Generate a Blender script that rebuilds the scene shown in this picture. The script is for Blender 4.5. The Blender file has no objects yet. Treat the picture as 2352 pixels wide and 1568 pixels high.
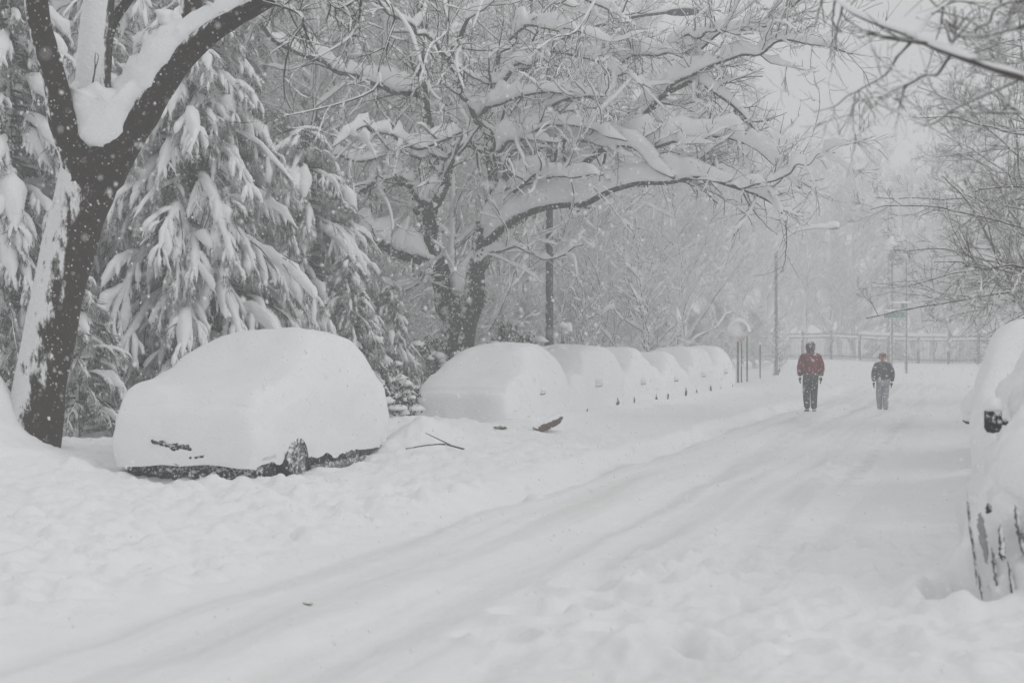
import bpy, math, random
import numpy as np
from mathutils import Vector

# ------------------------------------------------------------------ camera, sky, sun, exposure
SC = bpy.context.scene
COL = SC.collection
CAMH = 1.65
F = 3800.0                      # focal length in units of the 2352-wide photograph
HZ = 790.0                      # horizon row
cam = bpy.data.cameras.new("camera")
cam.sensor_width = 36.0
cam.lens = 36.0 * F / 2352.0
cam.clip_start = 0.1
cam.clip_end = 900.0
cam.dof.use_dof = True
cam.dof.focus_distance = 36.0
cam.dof.aperture_fstop = 3.2
cam_o = bpy.data.objects.new("camera", cam)
COL.objects.link(cam_o)
cam_o.location = (0, 0, CAMH)
cam_o.rotation_euler = (math.radians(90) + math.atan((HZ - 784) / F), 0, 0)
SC.camera = cam_o

SUN_EL, SUN_AZ = math.radians(38), math.radians(112)
world = bpy.data.worlds.new("World")
SC.world = world
world.use_nodes = True
nt = world.node_tree
nt.nodes.clear()
w_out = nt.nodes.new("ShaderNodeOutputWorld")
w_bg = nt.nodes.new("ShaderNodeBackground")
w_sky = nt.nodes.new("ShaderNodeTexSky")
w_hs = nt.nodes.new("ShaderNodeHueSaturation")
w_sky.sky_type = 'NISHITA'
w_sky.sun_disc = False
w_sky.sun_elevation = SUN_EL
w_sky.sun_rotation = SUN_AZ
w_sky.air_density = 1.0
w_sky.dust_density = 6.0
w_sky.ozone_density = 1.0
w_hs.inputs['Saturation'].default_value = 0.10      # thick snow cloud: a grey sky
w_bg.inputs['Strength'].default_value = 0.15
nt.links.new(w_sky.outputs[0], w_hs.inputs['Color'])
w_mix = nt.nodes.new("ShaderNodeMix"); w_mix.data_type = 'RGBA'      # an even layer of cloud over it
w_mix.inputs['Factor'].default_value = 0.88
w_mix.inputs['B'].default_value = (6.6, 6.65, 6.75, 1)
nt.links.new(w_hs.outputs[0], w_mix.inputs['A'])
nt.links.new(w_mix.outputs['Result'], w_bg.inputs['Color'])
nt.links.new(w_bg.outputs[0], w_out.inputs['Surface'])

sun = bpy.data.lights.new("sun", 'SUN')
sun.energy = 0.7
sun.angle = math.radians(55)
sun.color = (1.0, 0.98, 0.95)
sun_o = bpy.data.objects.new("sun", sun)
COL.objects.link(sun_o)
sun_o.rotation_euler = Vector((-math.sin(SUN_AZ) * math.cos(SUN_EL), -math.cos(SUN_AZ) * math.cos(SUN_EL),
                               -math.sin(SUN_EL))).to_track_quat('-Z', 'Y').to_euler()
SC.view_settings.view_transform = 'Standard'
SC.view_settings.look = 'None'
SC.view_settings.gamma = 1.0
SC.view_settings.use_curve_mapping = False
SC.view_settings.exposure = -0.64
SC.cycles.max_bounces = 10
SC.cycles.diffuse_bounces = 6
SC.cycles.glossy_bounces = 1
SC.cycles.volume_bounces = 6
SC.cycles.transparent_max_bounces = 8
SC.cycles.use_denoising = True
try:
    SC.cycles.denoiser = 'OPENIMAGEDENOISE'
except Exception:
    pass

# ------------------------------------------------------------------ small maths
ANG = math.radians(15.8)        # the street runs off to the right of the view
SX, SY = math.sin(ANG), math.cos(ANG)

def uv2xy(u, v):
    return u * SX - v * SY, u * SY + v * SX

def P3(px, py, d):
    return ((px - 1176.0) / F * d, d, CAMH + (HZ - py) / F * d)

def _h(ix, iy, iz, seed):
    n = (ix * 374761393 + iy * 668265263 + iz * 2147483647 + seed * 1274126177) & 0xffffffff
    n = ((n ^ (n >> 13)) * 1274126177) & 0xffffffff
    n = n ^ (n >> 16)
    return (n & 0xffff) / 65535.0

def noise2(x, y, seed=0):
    x = np.asarray(x, float); y = np.asarray(y, float)
    ix = np.floor(x).astype(np.int64); iy = np.floor(y).astype(np.int64)
    fx = x - ix; fy = y - iy
    fx = fx * fx * (3 - 2 * fx); fy = fy * fy * (3 - 2 * fy)
    a = _h(ix, iy, 0, seed); b = _h(ix + 1, iy, 0, seed)
    c = _h(ix, iy + 1, 0, seed); d = _h(ix + 1, iy + 1, 0, seed)
    return (a + (b - a) * fx) * (1 - fy) + (c + (d - c) * fx) * fy - 0.5

def noise3(p, seed=0):
    p = np.asarray(p, float)
    i = np.floor(p).astype(np.int64); f = p - i
    f = f * f * (3 - 2 * f)
    r = 0
    for dx in (0, 1):
        wx = f[..., 0] if dx else 1 - f[..., 0]
        for dy in (0, 1):
            wy = f[..., 1] if dy else 1 - f[..., 1]
            for dz in (0, 1):
                wz = f[..., 2] if dz else 1 - f[..., 2]
                r = r + wx * wy * wz * _h(i[..., 0] + dx, i[..., 1] + dy, i[..., 2] + dz, seed)
    return r - 0.5

def fbm2(x, y, seed=0, oct=4):
    r = 0; a = 1.0
    for k in range(oct):
        r = r + a * noise2(x, y, seed + k * 17)
        x = x * 2.03 + 3.1; y = y * 2.03 - 1.7; a *= 0.5
    return r

def sstep(a, b, x):
    t = np.clip((x - a) / (b - a), 0, 1)
    return t * t * (3 - 2 * t)

def norm(a):
    return a / np.maximum(np.linalg.norm(a, axis=-1, keepdims=True), 1e-9)

def smooth_line(pts, n):
    """Catmull-Rom through the points, resampled to n."""
    p = np.asarray(pts, float)
    e = np.vstack([2 * p[0] - p[1], p, 2 * p[-1] - p[-2]])
    t = np.linspace(0, len(p) - 1 - 1e-6, n)
    i = t.astype(int); f = (t - i)[:, None]
    a, b, c, d = e[i], e[i + 1], e[i + 2], e[i + 3]
    return 0.5 * (2 * b + (c - a) * f + (2 * a - 5 * b + 4 * c - d) * f ** 2 + (3 * b - a - 3 * c + d) * f ** 3)

# ------------------------------------------------------------------ mesh helpers
class MB:
    def __init__(self):
        self.v = []; self.q = []; self.t = []; self.n = 0
    def add(self, v, q=None, t=None):
        v = np.asarray(v, float).reshape(-1, 3)
        if q is not None and len(q): self.q.append(np.asarray(q, np.int64).reshape(-1, 4) + self.n)
        if t is not None and len(t): self.t.append(np.asarray(t, np.int64).reshape(-1, 3) + self.n)
        self.v.append(v); self.n += len(v)
        return self
    def tubes(self, P, R, k=6, cap=False):
        """P (M,N,3), R (M,N): tapered tubes."""
        P = np.asarray(P, float); R = np.asarray(R, float)
        if P.ndim == 2: P = P[None]; R = R[None]
        M, N, _ = P.shape
        T = norm(np.gradient(P, axis=1))
        m = norm(P[:, -1] - P[:, 0])
        ref = np.where(np.abs(m[:, 2:3]) > .8, np.array([[1., .13, 0]]), np.array([[0, 0, 1.]]))[:, None, :]
        a = norm(np.cross(T, ref + 0 * T)); b = np.cross(a, T)
        th = np.linspace(0, 2 * math.pi, k, endpoint=False)
        V = P[:, :, None, :] + R[:, :, None, None] * (np.cos(th)[:, None] * a[:, :, None, :] + np.sin(th)[:, None] * b[:, :, None, :])
        self.grid(V, True)
        if cap:
            base = self.n
            tr = []
            vs = []
            for mi in range(M):
                for e in (0, N - 1):
                    c = len(vs)
                    vs.append(P[mi, e]); vs.extend(V[mi, e])
                    for j in range(k):
                        o = (c, c + 1 + j, c + 1 + (j + 1) % k)
                        tr.append(o if e == 0 else (o[0], o[2], o[1]))
            self.add(np.array(vs), None, tr)
        return self
    def grid(self, V, wrap):
        """V (M,N,K,3) -> quads between successive rings."""
        M, N, K, _ = V.shape
        idx = np.arange(M * N * K).reshape(M, N, K)
        if wrap:
            nx = np.roll(idx, -1, axis=2)
            q = np.stack([idx[:, :-1], nx[:, :-1], nx[:, 1:], idx[:, 1:]], -1)
        else:
            q = np.stack([idx[:, :-1, :-1], idx[:, :-1, 1:], idx[:, 1:, 1:], idx[:, 1:, :-1]], -1)
        return self.add(V.reshape(-1, 3), q.reshape(-1, 4))
    def strips(self, P, A, H, off, k=9, low=0.25, lump=False):
        """snow lying along the lines P: half width A, height H, resting off above the line."""
        P = np.asarray(P, float)
        T = norm(np.gradient(P, axis=1))
        up = np.array([0, 0, 1.0]) + np.array([-.15, -.1, 0])
        u = norm(up - (T @ up)[..., None] * T)
        w = np.cross(T, u)
        th = np.linspace(0, 2 * math.pi, k, endpoint=False) + 0.2
        c, s = np.cos(th), np.sin(th)
        sh = np.where(s > 0, s, 0)[None, None, :] * H[..., None] + np.where(s < 0, s, 0)[None, None, :] * (low * np.minimum(A, H))[..., None]
        cw = c[None, None, :] * A[..., None]
        V = (P + u * off[..., None])[:, :, None, :] + cw[..., None] * w[:, :, None, :] + sh[..., None] * u[:, :, None, :]
        if lump:
            V = V + (noise3(V * 7, 61) * .5 + noise3(V * 17, 62) * .35 + noise3(V * 38, 63) * .5)[..., None] * np.minimum(H, .22)[..., None, None] * (u[:, :, None, :] * .8 + w[:, :, None, :] * np.sign(c)[None, None, :, None] * .4) * (s > -.3)[None, None, :, None]
        return self.grid(V, True)
    def box(self, c, s, rz=0.0):
        x, y, z = np.array(s) / 2.0
        v = np.array([[-x, -y, -z], [x, -y, -z], [x, y, -z], [-x, y, -z], [-x, -y, z], [x, -y, z], [x, y, z], [-x, y, z]])
        ca, sa = math.cos(rz), math.sin(rz)
        v = np.stack([v[:, 0] * ca - v[:, 1] * sa, v[:, 0] * sa + v[:, 1] * ca, v[:, 2]], 1) + np.array(c)
        return self.add(v, [[0, 3, 2, 1], [4, 5, 6, 7], [0, 1, 5, 4], [1, 2, 6, 5], [2, 3, 7, 6], [3, 0, 4, 7]])
    def blob(self, c, r, seed, amp=.25, fr=1.6, nu=14, nv=9, flat=0.4):
        """a lumpy mound, flattened below."""
        th = np.linspace(0, 2 * math.pi, nu, endpoint=False)
        ph = np.linspace(-math.pi / 2, math.pi / 2, nv)
        d = np.stack([np.cos(ph)[:, None] * np.cos(th), np.cos(ph)[:, None] * np.sin(th), np.sin(ph)[:, None] + 0 * th], -1)
        k = 1 + amp * 2 * noise3(d * fr + seed * 7.3, seed)
        v = d * k[..., None]
        v[..., 2] = np.where(v[..., 2] < 0, v[..., 2] * flat, v[..., 2])
        return self.grid((v * np.array(r) + np.array(c))[None], True)
    def build(self, name, mat, parent=None, smooth=True):
        me = bpy.data.meshes.new(name)
        v = np.concatenate(self.v) if self.v else np.zeros((0, 3))
        q = np.concatenate(self.q) if self.q else np.zeros((0, 4), np.int64)
        t = np.concatenate(self.t) if self.t else np.zeros((0, 3), np.int64)
        me.vertices.add(len(v)); me.vertices.foreach_set('co', v.astype(np.float32).ravel())
        nl = len(q) * 4 + len(t) * 3
        me.loops.add(nl); me.loops.foreach_set('vertex_index', np.concatenate([q.ravel(), t.ravel()]).astype(np.int32))
        me.polygons.add(len(q) + len(t))
        st = np.concatenate([np.arange(len(q)) * 4, len(q) * 4 + np.arange(len(t)) * 3]).astype(np.int32)
        me.polygons.foreach_set('loop_start', st)
        me.update(calc_edges=True)
        me.polygons.foreach_set('use_smooth', np.full(len(q) + len(t), smooth))
        me.validate()
        me.materials.append(mat)
        return link(name, me, parent)

def link(name, me, parent=None):
    o = bpy.data.objects.new(name, me)
    COL.objects.link(o)
    if parent is not None: o.parent = parent
    return o

def tag(o, label=None, cat=None, group=None, kind=None):
    if label: o['label'] = label
    if cat: o['category'] = cat
    if group: o['group'] = group
    if kind: o['kind'] = kind
    return o

def thing(name, loc, label, cat, group=None, rz=0.0):
    o = bpy.data.objects.new(name, None)
    o.empty_display_size = .2
    COL.objects.link(o)
    o.location = loc; o.rotation_euler = (0, 0, rz)
    return tag(o, label, cat, group)

def copy_thing(root, loc, rz, scale, label=None, group=None):
    r = root.copy(); COL.objects.link(r)
    r.location = loc; r.rotation_euler = (0, 0, rz); r.scale = scale
    if label: r['label'] = label
    if group: r['group'] = group
    for ch in list(root.children):
        c = ch.copy(); COL.objects.link(c); c.parent = r
    return r

# ------------------------------------------------------------------ materials
def _new(name):
    m = bpy.data.materials.new(name); m.use_nodes = True
    n = m.node_tree.nodes; b = n['Principled BSDF']
    return m, n, m.node_tree.links, b

def noise_node(n, l, scale, detail=3, sc3=None, rough=.6):
    g = n.new('ShaderNodeNewGeometry')
    mp = n.new('ShaderNodeMapping')
    if sc3: mp.inputs['Scale'].default_value = sc3
    tx = n.new('ShaderNodeTexNoise')
    tx.inputs['Scale'].default_value = scale; tx.inputs['Detail'].default_value = detail
    tx.inputs['Roughness'].default_value = rough
    l.new(g.outputs['Position'], mp.inputs['Vector']); l.new(mp.outputs[0], tx.inputs['Vector'])
    return tx, g

def m_snow(name, col=(.88, .885, .89), scale=45, bump=.25, dist=.012, blot=.05):
    m, n, l, b = _new(name)
    tx, g = noise_node(n, l, scale, 4)
    big, _ = noise_node(n, l, 1.7, 4)
    r = n.new('ShaderNodeMix'); r.data_type = 'RGBA'
    l.new(big.outputs['Fac'], r.inputs['Factor'])
    r.inputs['A'].default_value = (*[c * (1 - blot) for c in col], 1); r.inputs['B'].default_value = (*[min(1, c * (1 + blot)) for c in col], 1)
    l.new(r.outputs['Result'], b.inputs['Base Color'])
    bp = n.new('ShaderNodeBump'); bp.inputs['Strength'].default_value = bump; bp.inputs['Distance'].default_value = dist
    l.new(tx.outputs['Fac'], bp.inputs['Height']); l.new(bp.outputs[0], b.inputs['Normal'])
    b.inputs['Roughness'].default_value = .85; b.inputs['Specular IOR Level'].default_value = .15
    return m

def m_road(name, **k):
    m = m_snow(name, **k)
    n, l = m.node_tree.nodes, m.node_tree.links
    b = n['Principled BSDF']
    old = b.inputs['Base Color'].links[0].from_socket
    g = n.new('ShaderNodeNewGeometry'); r = n.new('ShaderNodeVectorRotate'); r.rotation_type = 'Z_AXIS'
    r.inputs['Angle'].default_value = ANG
    mp = n.new('ShaderNodeMapping'); mp.inputs['Scale'].default_value = (1.7, .06, 1)
    tx = n.new('ShaderNodeTexNoise'); tx.inputs['Scale'].default_value = 1.6; tx.inputs['Detail'].default_value = 5
    l.new(g.outputs['Position'], r.inputs['Vector']); l.new(r.outputs[0], mp.inputs['Vector']); l.new(mp.outputs[0], tx.inputs['Vector'])
    mr = n.new('ShaderNodeMapRange'); mr.inputs['From Min'].default_value = .45; mr.inputs['From Max'].default_value = .75
    mr.inputs['To Max'].default_value = .55
    l.new(tx.outputs['Fac'], mr.inputs['Value'])
    mx = n.new('ShaderNodeMix'); mx.data_type = 'RGBA'; mx.inputs['B'].default_value = (.60, .59, .575, 1)   # packed, gritty wheel tracks
    sp = n.new('ShaderNodeSeparateXYZ'); l.new(r.outputs[0], sp.inputs[0])
    fac = mr.outputs[0]
    for a_, b_ in ((-.7, -1.5), (-4.9, -4.6)):          # only where the wheels run
        q = n.new('ShaderNodeMapRange'); q.interpolation_type = 'SMOOTHSTEP'
        q.inputs['From Min'].default_value = a_; q.inputs['From Max'].default_value = b_
        l.new(sp.outputs['X'], q.inputs['Value'])
        mu = n.new('ShaderNodeMath'); mu.operation = 'MULTIPLY'
        l.new(fac, mu.inputs[0]); l.new(q.outputs[0], mu.inputs[1]); fac = mu.outputs[0]
    l.new(fac, mx.inputs['Factor']); l.new(old, mx.inputs['A']); l.new(mx.outputs['Result'], b.inputs['Base Color'])
    return m

SNOWC = (.87, .875, .88, 1)
def m_snowy(name, c1, c2, thr=.35, soft=.15, wind=(-.75, -.35, .55), nscale=14, namp=.9, sc3=None, rough=.85, bscale=30, bump=.6, bdist=.02):
    """a bare surface that catches driven snow where it faces the wind and the sky."""
    m, n, l, b = _new(name)
    tx, g = noise_node(n, l, nscale, 5, sc3, .7)
    dt = n.new('ShaderNodeVectorMath'); dt.operation = 'DOT_PRODUCT'
    l.new(g.outputs['Normal'], dt.inputs[0]); dt.inputs[1].default_value = wind
    ma = n.new('ShaderNodeMath'); ma.operation = 'MULTIPLY_ADD'
    sub = n.new('ShaderNodeMath'); sub.operation = 'SUBTRACT'; sub.inputs[1].default_value = .5
    l.new(tx.outputs['Fac'], sub.inputs[0]); l.new(sub.outputs[0], ma.inputs[0]); ma.inputs[1].default_value = namp * 2
    l.new(dt.outputs['Value'], ma.inputs[2])
    mr = n.new('ShaderNodeMapRange'); mr.interpolation_type = 'SMOOTHSTEP'
    mr.inputs['From Min'].default_value = thr - soft; mr.inputs['From Max'].default_value = thr + soft
    l.new(ma.outputs[0], mr.inputs['Value'])
    t2, _ = noise_node(n, l, bscale, 4)
    base = n.new('ShaderNodeMix'); base.data_type = 'RGBA'
    base.inputs['A'].default_value = (*c1, 1); base.inputs['B'].default_value = (*c2, 1)
    l.new(t2.outputs['Fac'], base.inputs['Factor'])
    mx = n.new('ShaderNodeMix'); mx.data_type = 'RGBA'
    l.new(mr.outputs[0], mx.inputs['Factor']); l.new(base.outputs['Result'], mx.inputs['A']); mx.inputs['B'].default_value = SNOWC
    l.new(mx.outputs['Result'], b.inputs['Base Color'])
    bp = n.new('ShaderNodeBump'); bp.inputs['Strength'].default_value = bump; bp.inputs['Distance'].default_value = bdist
    l.new(t2.outputs['Fac'], bp.inputs['Height']); l.new(bp.outputs[0], b.inputs['Normal'])
    b.inputs['Roughness'].default_value = rough; b.inputs['Specular IOR Level'].default_value = .2
    return m

def m_plain(name, col, rough=.6, metal=0.0, var=.25, scale=20):
    m, n, l, b = _new(name)
    tx, _ = noise_node(n, l, scale, 3)
    r = n.new('ShaderNodeMix'); r.data_type = 'RGBA'
    l.new(tx.outputs['Fac'], r.inputs['Factor'])
    r.inputs['A'].default_value = (*[c * (1 - var) for c in col], 1); r.inputs['B'].default_value = (*[c * (1 + var) for c in col], 1)
    l.new(r.outputs['Result'], b.inputs['Base Color'])
    b.inputs['Roughness'].default_value = rough; b.inputs['Metallic'].default_value = metal
    return m

M = {}
M['snow'] = m_snow('snow', scale=30, bump=.6, dist=.03, blot=.04)
M['snow_ground'] = m_snow('ground_snow', scale=22, bump=.5, dist=.02, blot=.035)
M['snow_road'] = m_road('road_snow', scale=22, bump=.5, dist=.02, blot=.035)
M['snow_car'] = m_snow('car_snow', scale=26, bump=.45, dist=.03, blot=.03)
def m_flake():
    m, n, l, b = _new('flake')
    n.remove(b)
    d = n.new('ShaderNodeBsdfDiffuse'); t = n.new('ShaderNodeBsdfTranslucent'); x = n.new('ShaderNodeMixShader')
    for q in (d, t): q.inputs['Color'].default_value = (.98, .98, .98, 1)
    l.new(d.outputs[0], x.inputs[1]); l.new(t.outputs[0], x.inputs[2]); l.new(x.outputs[0], n['Material Output'].inputs['Surface'])
    return m
M['flake'] = m_flake()
M['bark_near'] = m_snowy('bark_near', (.016, .012, .009), (.052, .041, .032), thr=.50, soft=.22, wind=(-.88, -.50, .10), nscale=9, namp=1.6, sc3=(1, 1, .35), bscale=22, bump=1, bdist=.05)
M['bark_limb'] = m_snowy('bark_limb', (.015, .012, .009), (.046, .037, .029), thr=.80, soft=.08, wind=(-.85, -.3, .2), nscale=9, namp=.75, sc3=(1, 1, .35), bscale=22, bump=1, bdist=.05)
M['bark_white'] = m_snowy('bark_white', (.03, .028, .024), (.075, .068, .06), thr=-.35, soft=.1, wind=(-.85, -.5, .12), nscale=9, namp=.6, sc3=(1, 1, .35), bscale=22, bump=1, bdist=.03)
M['bark'] = m_snowy('bark', (.03, .028, .026), (.085, .075, .068), thr=.62, soft=.12, wind=(-.6, -.35, .7), nscale=7, namp=.7, bscale=26)
M['bark_dark'] = m_snowy('bark_dark', (.018, .019, .016), (.06, .058, .05), thr=.72, soft=.14, wind=(-.65, -.4, .4), nscale=7, namp=.8, bscale=26)
M['bark_far'] = m_snowy('bark_far', (.05, .043, .04), (.11, .095, .085), thr=.0, soft=.3, wind=(-.6, -.5, .5), nscale=3, namp=.8, bscale=8, bump=.2)  # snow plaster and a paler tone, partly painted haze for the far trunks
M['twig'] = m_snowy('twig', (.045, .038, .033), (.10, .085, .075), thr=.95, soft=.15, wind=(-.45, -.3, .85), nscale=5, namp=.7, bscale=10, bump=.2)
M['twig_mist'] = m_snowy('twig_mist', (.06, .055, .05), (.11, .10, .092), thr=.85, soft=.2, wind=(-.5, -.35, .8), nscale=4, namp=.8, bscale=10, bump=.2)  # bark greyed to imitate mist over the overhanging limb
M['twig_right'] = m_snowy('twig_right', (.06, .052, .047), (.12, .105, .095), thr=.75, soft=.25, wind=(-.5, -.35, .8), nscale=4, namp=.8, bscale=10, bump=.2)
M['twig_dark'] = m_snowy('twig_dark', (.028, .024, .021), (.07, .06, .052), thr=1.05, soft=.15, wind=(-.45, -.3, .85), nscale=5, namp=.7, bscale=10, bump=.2)
M['twig_far'] = m_snowy('twig_far', (.11, .097, .09), (.17, .152, .143), thr=-.30, soft=.5, wind=(-.5, -.5, .7), nscale=1.5, namp=.7, bscale=6, bump=.1)  # caked snow plus lightened bark; the paleness also imitates distance haze
M['needle'] = m_snowy('needle', (.022, .032, .02), (.06, .072, .045), thr=.22, soft=.35, wind=(-.2, -.3, .35), nscale=3.0, namp=1.2, bscale=8, bump=.1)
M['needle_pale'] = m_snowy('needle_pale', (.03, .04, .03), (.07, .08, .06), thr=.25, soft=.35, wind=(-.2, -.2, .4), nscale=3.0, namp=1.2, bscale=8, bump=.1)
M['leaf'] = m_snowy('leaf', (.018, .026, .018), (.05, .06, .042), thr=.45, soft=.3, wind=(-.2, -.2, .5), nscale=4, namp=1.2, bscale=9, bump=.1)
M['pole'] = m_snowy('pole', (.075, .085, .095), (.12, .13, .14), thr=.95, soft=.1, wind=(-.8, -.4, .3), nscale=10, namp=.6, bump=.2)
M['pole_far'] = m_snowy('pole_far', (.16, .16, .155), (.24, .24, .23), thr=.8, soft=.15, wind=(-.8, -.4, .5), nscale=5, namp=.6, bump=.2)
M['iron'] = m_snowy('iron', (.06, .062, .065), (.11, .112, .115), thr=.9, soft=.15, wind=(-.6, -.5, .5), nscale=6, namp=.6, bump=.1)
M['sign_green'] = m_snowy('sign_green', (.02, .16, .11), (.03, .2, .14), thr=.85, soft=.2, wind=(-.4, -.4, .6), nscale=8, namp=.6, bump=.1)
M['sign_pale'] = m_snowy('sign_pale', (.33, .27, .24), (.42, .36, .33), thr=.45, soft=.3, wind=(-.4, -.6, .3), nscale=5, namp=.6, bump=.2)
M['paint_dark'] = m_snowy('paint_dark', (.022, .027, .033), (.04, .046, .052), thr=.52, soft=.12, wind=(.2, -.5, .3), nscale=24, namp=1.1, rough=.4, bump=.2)
M['paint_grey'] = m_snowy('paint_grey', (.09, .095, .10), (.13, .135, .14), thr=.5, soft=.22, wind=(.2, -.5, .3), nscale=16, namp=.8, rough=.4, bump=.2)
M['plastic'] = m_snowy('plastic', (.012, .013, .014), (.03, .031, .033), thr=.62, soft=.12, wind=(.1, -.5, .4), nscale=26, namp=1.2, rough=.6, bump=.3)
M['plastic_iced'] = m_snowy('plastic_iced', (.014, .015, .016), (.04, .041, .043), thr=.42, soft=.25, wind=(.1, -.5, .4), nscale=16, namp=1.2, rough=.6, bump=.3)
M['tyre'] = m_snowy('tyre', (.015, .015, .015), (.03, .03, .03), thr=.62, soft=.15, wind=(.4, -.4, .5), nscale=18, namp=.8, bump=.5)
M['rim'] = m_snowy('rim', (.16, .165, .17), (.26, .265, .27), thr=.62, soft=.15, wind=(.4, -.4, .4), nscale=16, namp=.8, rough=.45)
M['orange'] = m_plain('orange', (.35, .13, .05), .5)
M['mirror_iced'] = m_snowy('mirror_iced', (.02, .021, .023), (.04, .042, .044), thr=.32, soft=.2, wind=(-.2, -.6, .5), nscale=20, namp=.7, bump=.3)
M['glass_lamp'] = m_plain('glass_lamp', (.30, .31, .32), .25)
M['jacket_red'] = m_snowy('jacket_red', (.11, .014, .018), (.19, .028, .033), thr=.88, soft=.12, wind=(.1, -.4, .55), nscale=60, namp=1.1, bump=.3)
M['jacket_navy'] = m_snowy('jacket_navy', (.020, .023, .03), (.045, .05, .06), thr=.88, soft=.12, wind=(.1, -.4, .55), nscale=60, namp=1.1, bump=.3)
M['trouser_dark'] = m_snowy('trouser_dark', (.018, .022, .022), (.04, .046, .046), thr=.85, soft=.12, wind=(0, -.5, .4), nscale=32, namp=1.2, bump=.3)
M['trouser_pale'] = m_snowy('trouser_pale', (.23, .25, .27), (.32, .34, .36), thr=.85, soft=.12, wind=(0, -.5, .4), nscale=32, namp=1.1, bump=.3)
M['boot'] = m_snowy('boot', (.16, .15, .13), (.24, .22, .2), thr=.7, soft=.2, wind=(0, -.5, .5), nscale=20, namp=1.0, bump=.3)
M['skin'] = m_plain('skin', (.42, .22, .17), .55, var=.1)
M['hat_dark'] = m_snowy('hat_dark', (.03, .022, .024), (.09, .05, .05), thr=.75, soft=.2, wind=(-.3, -.3, .7), nscale=22, namp=.8)
M['cap_brown'] = m_snowy('cap_brown', (.14, .06, .05), (.20, .09, .07), thr=.85, soft=.2, wind=(-.3, -.3, .7), nscale=22, namp=.8)
M['glove'] = m_plain('glove', (.03, .03, .034), .8)
M['wood'] = m_snowy('wood', (.06, .045, .035), (.13, .105, .085), thr=.75, soft=.15, wind=(-.3, -.2, .9), nscale=12, namp=.9)

# ------------------------------------------------------------------ ground and road: one height for the snow everywhere
rng = np.random.default_rng(11)
TREE_XY = P3(74, 0, 20.2)[:2]
_cl = []
def clods(n, u0, u1, v0, v1, r0, r1, seed, amp=.55):
    g = np.random.default_rng(seed)
    for i in range(n):
        u = g.uniform(u0, u1); v = g.uniform(v0, v1)
        x, y = uv2xy(u, v); r = g.uniform(r0, r1) ** 1.0
        _cl.append((x, y, r, r * amp * g.uniform(.5, 1.1), g.uniform(.6, 1.5), g.uniform(0, 3.14)))
clods(260, 8.5, 16.5, 5.0, 7.8, .04, .18, 1, .5)     # broken edge of the ploughed bank
clods(60, 13.5, 17, 4.5, 5.3, .04, .12, 2, .4)
clods(45, 14, 30, 4.85, 5.3, .04, .10, 3, .4)
clods(90, 9.5, 16, 7.5, 11, .04, .14, 4, .34)
clods(70, 8, 13, .2, 2.6, .04, .13, 5, .34)
clods(40, 8.5, 11.5, .0, .9, .06, .20, 6, .34)
clods(30, 12, 20, .2, 2.2, .06, .16, 7, .3)
clods(26, 16.2, 17.3, 7.5, 9.9, .08, .20, 8, .4)       # under the first car's bumper
_holes = []
_g = np.random.default_rng(5)
for i in range(44):                                    # old footprints, snowed over
    u = _g.uniform(8.5, 14); v = _g.uniform(.4, 2.6)
    _holes.append((*uv2xy(u, v), _g.uniform(.12, .2), -_g.uniform(.06, .14)))
for k in range(36):                                    # the walkers' track
    u = 20 + k * .62; v = 1.55 + .16 * (k % 2) + .1 * math.sin(k * .4)
    _holes.append((*uv2xy(u, v), .15, -.09))
_holes.append((*P3(2215, 0, 9.9)[:2], .20, -.26))
_holes.append((*P3(2190, 0, 10.1)[:2], .18, -.18))

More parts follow.
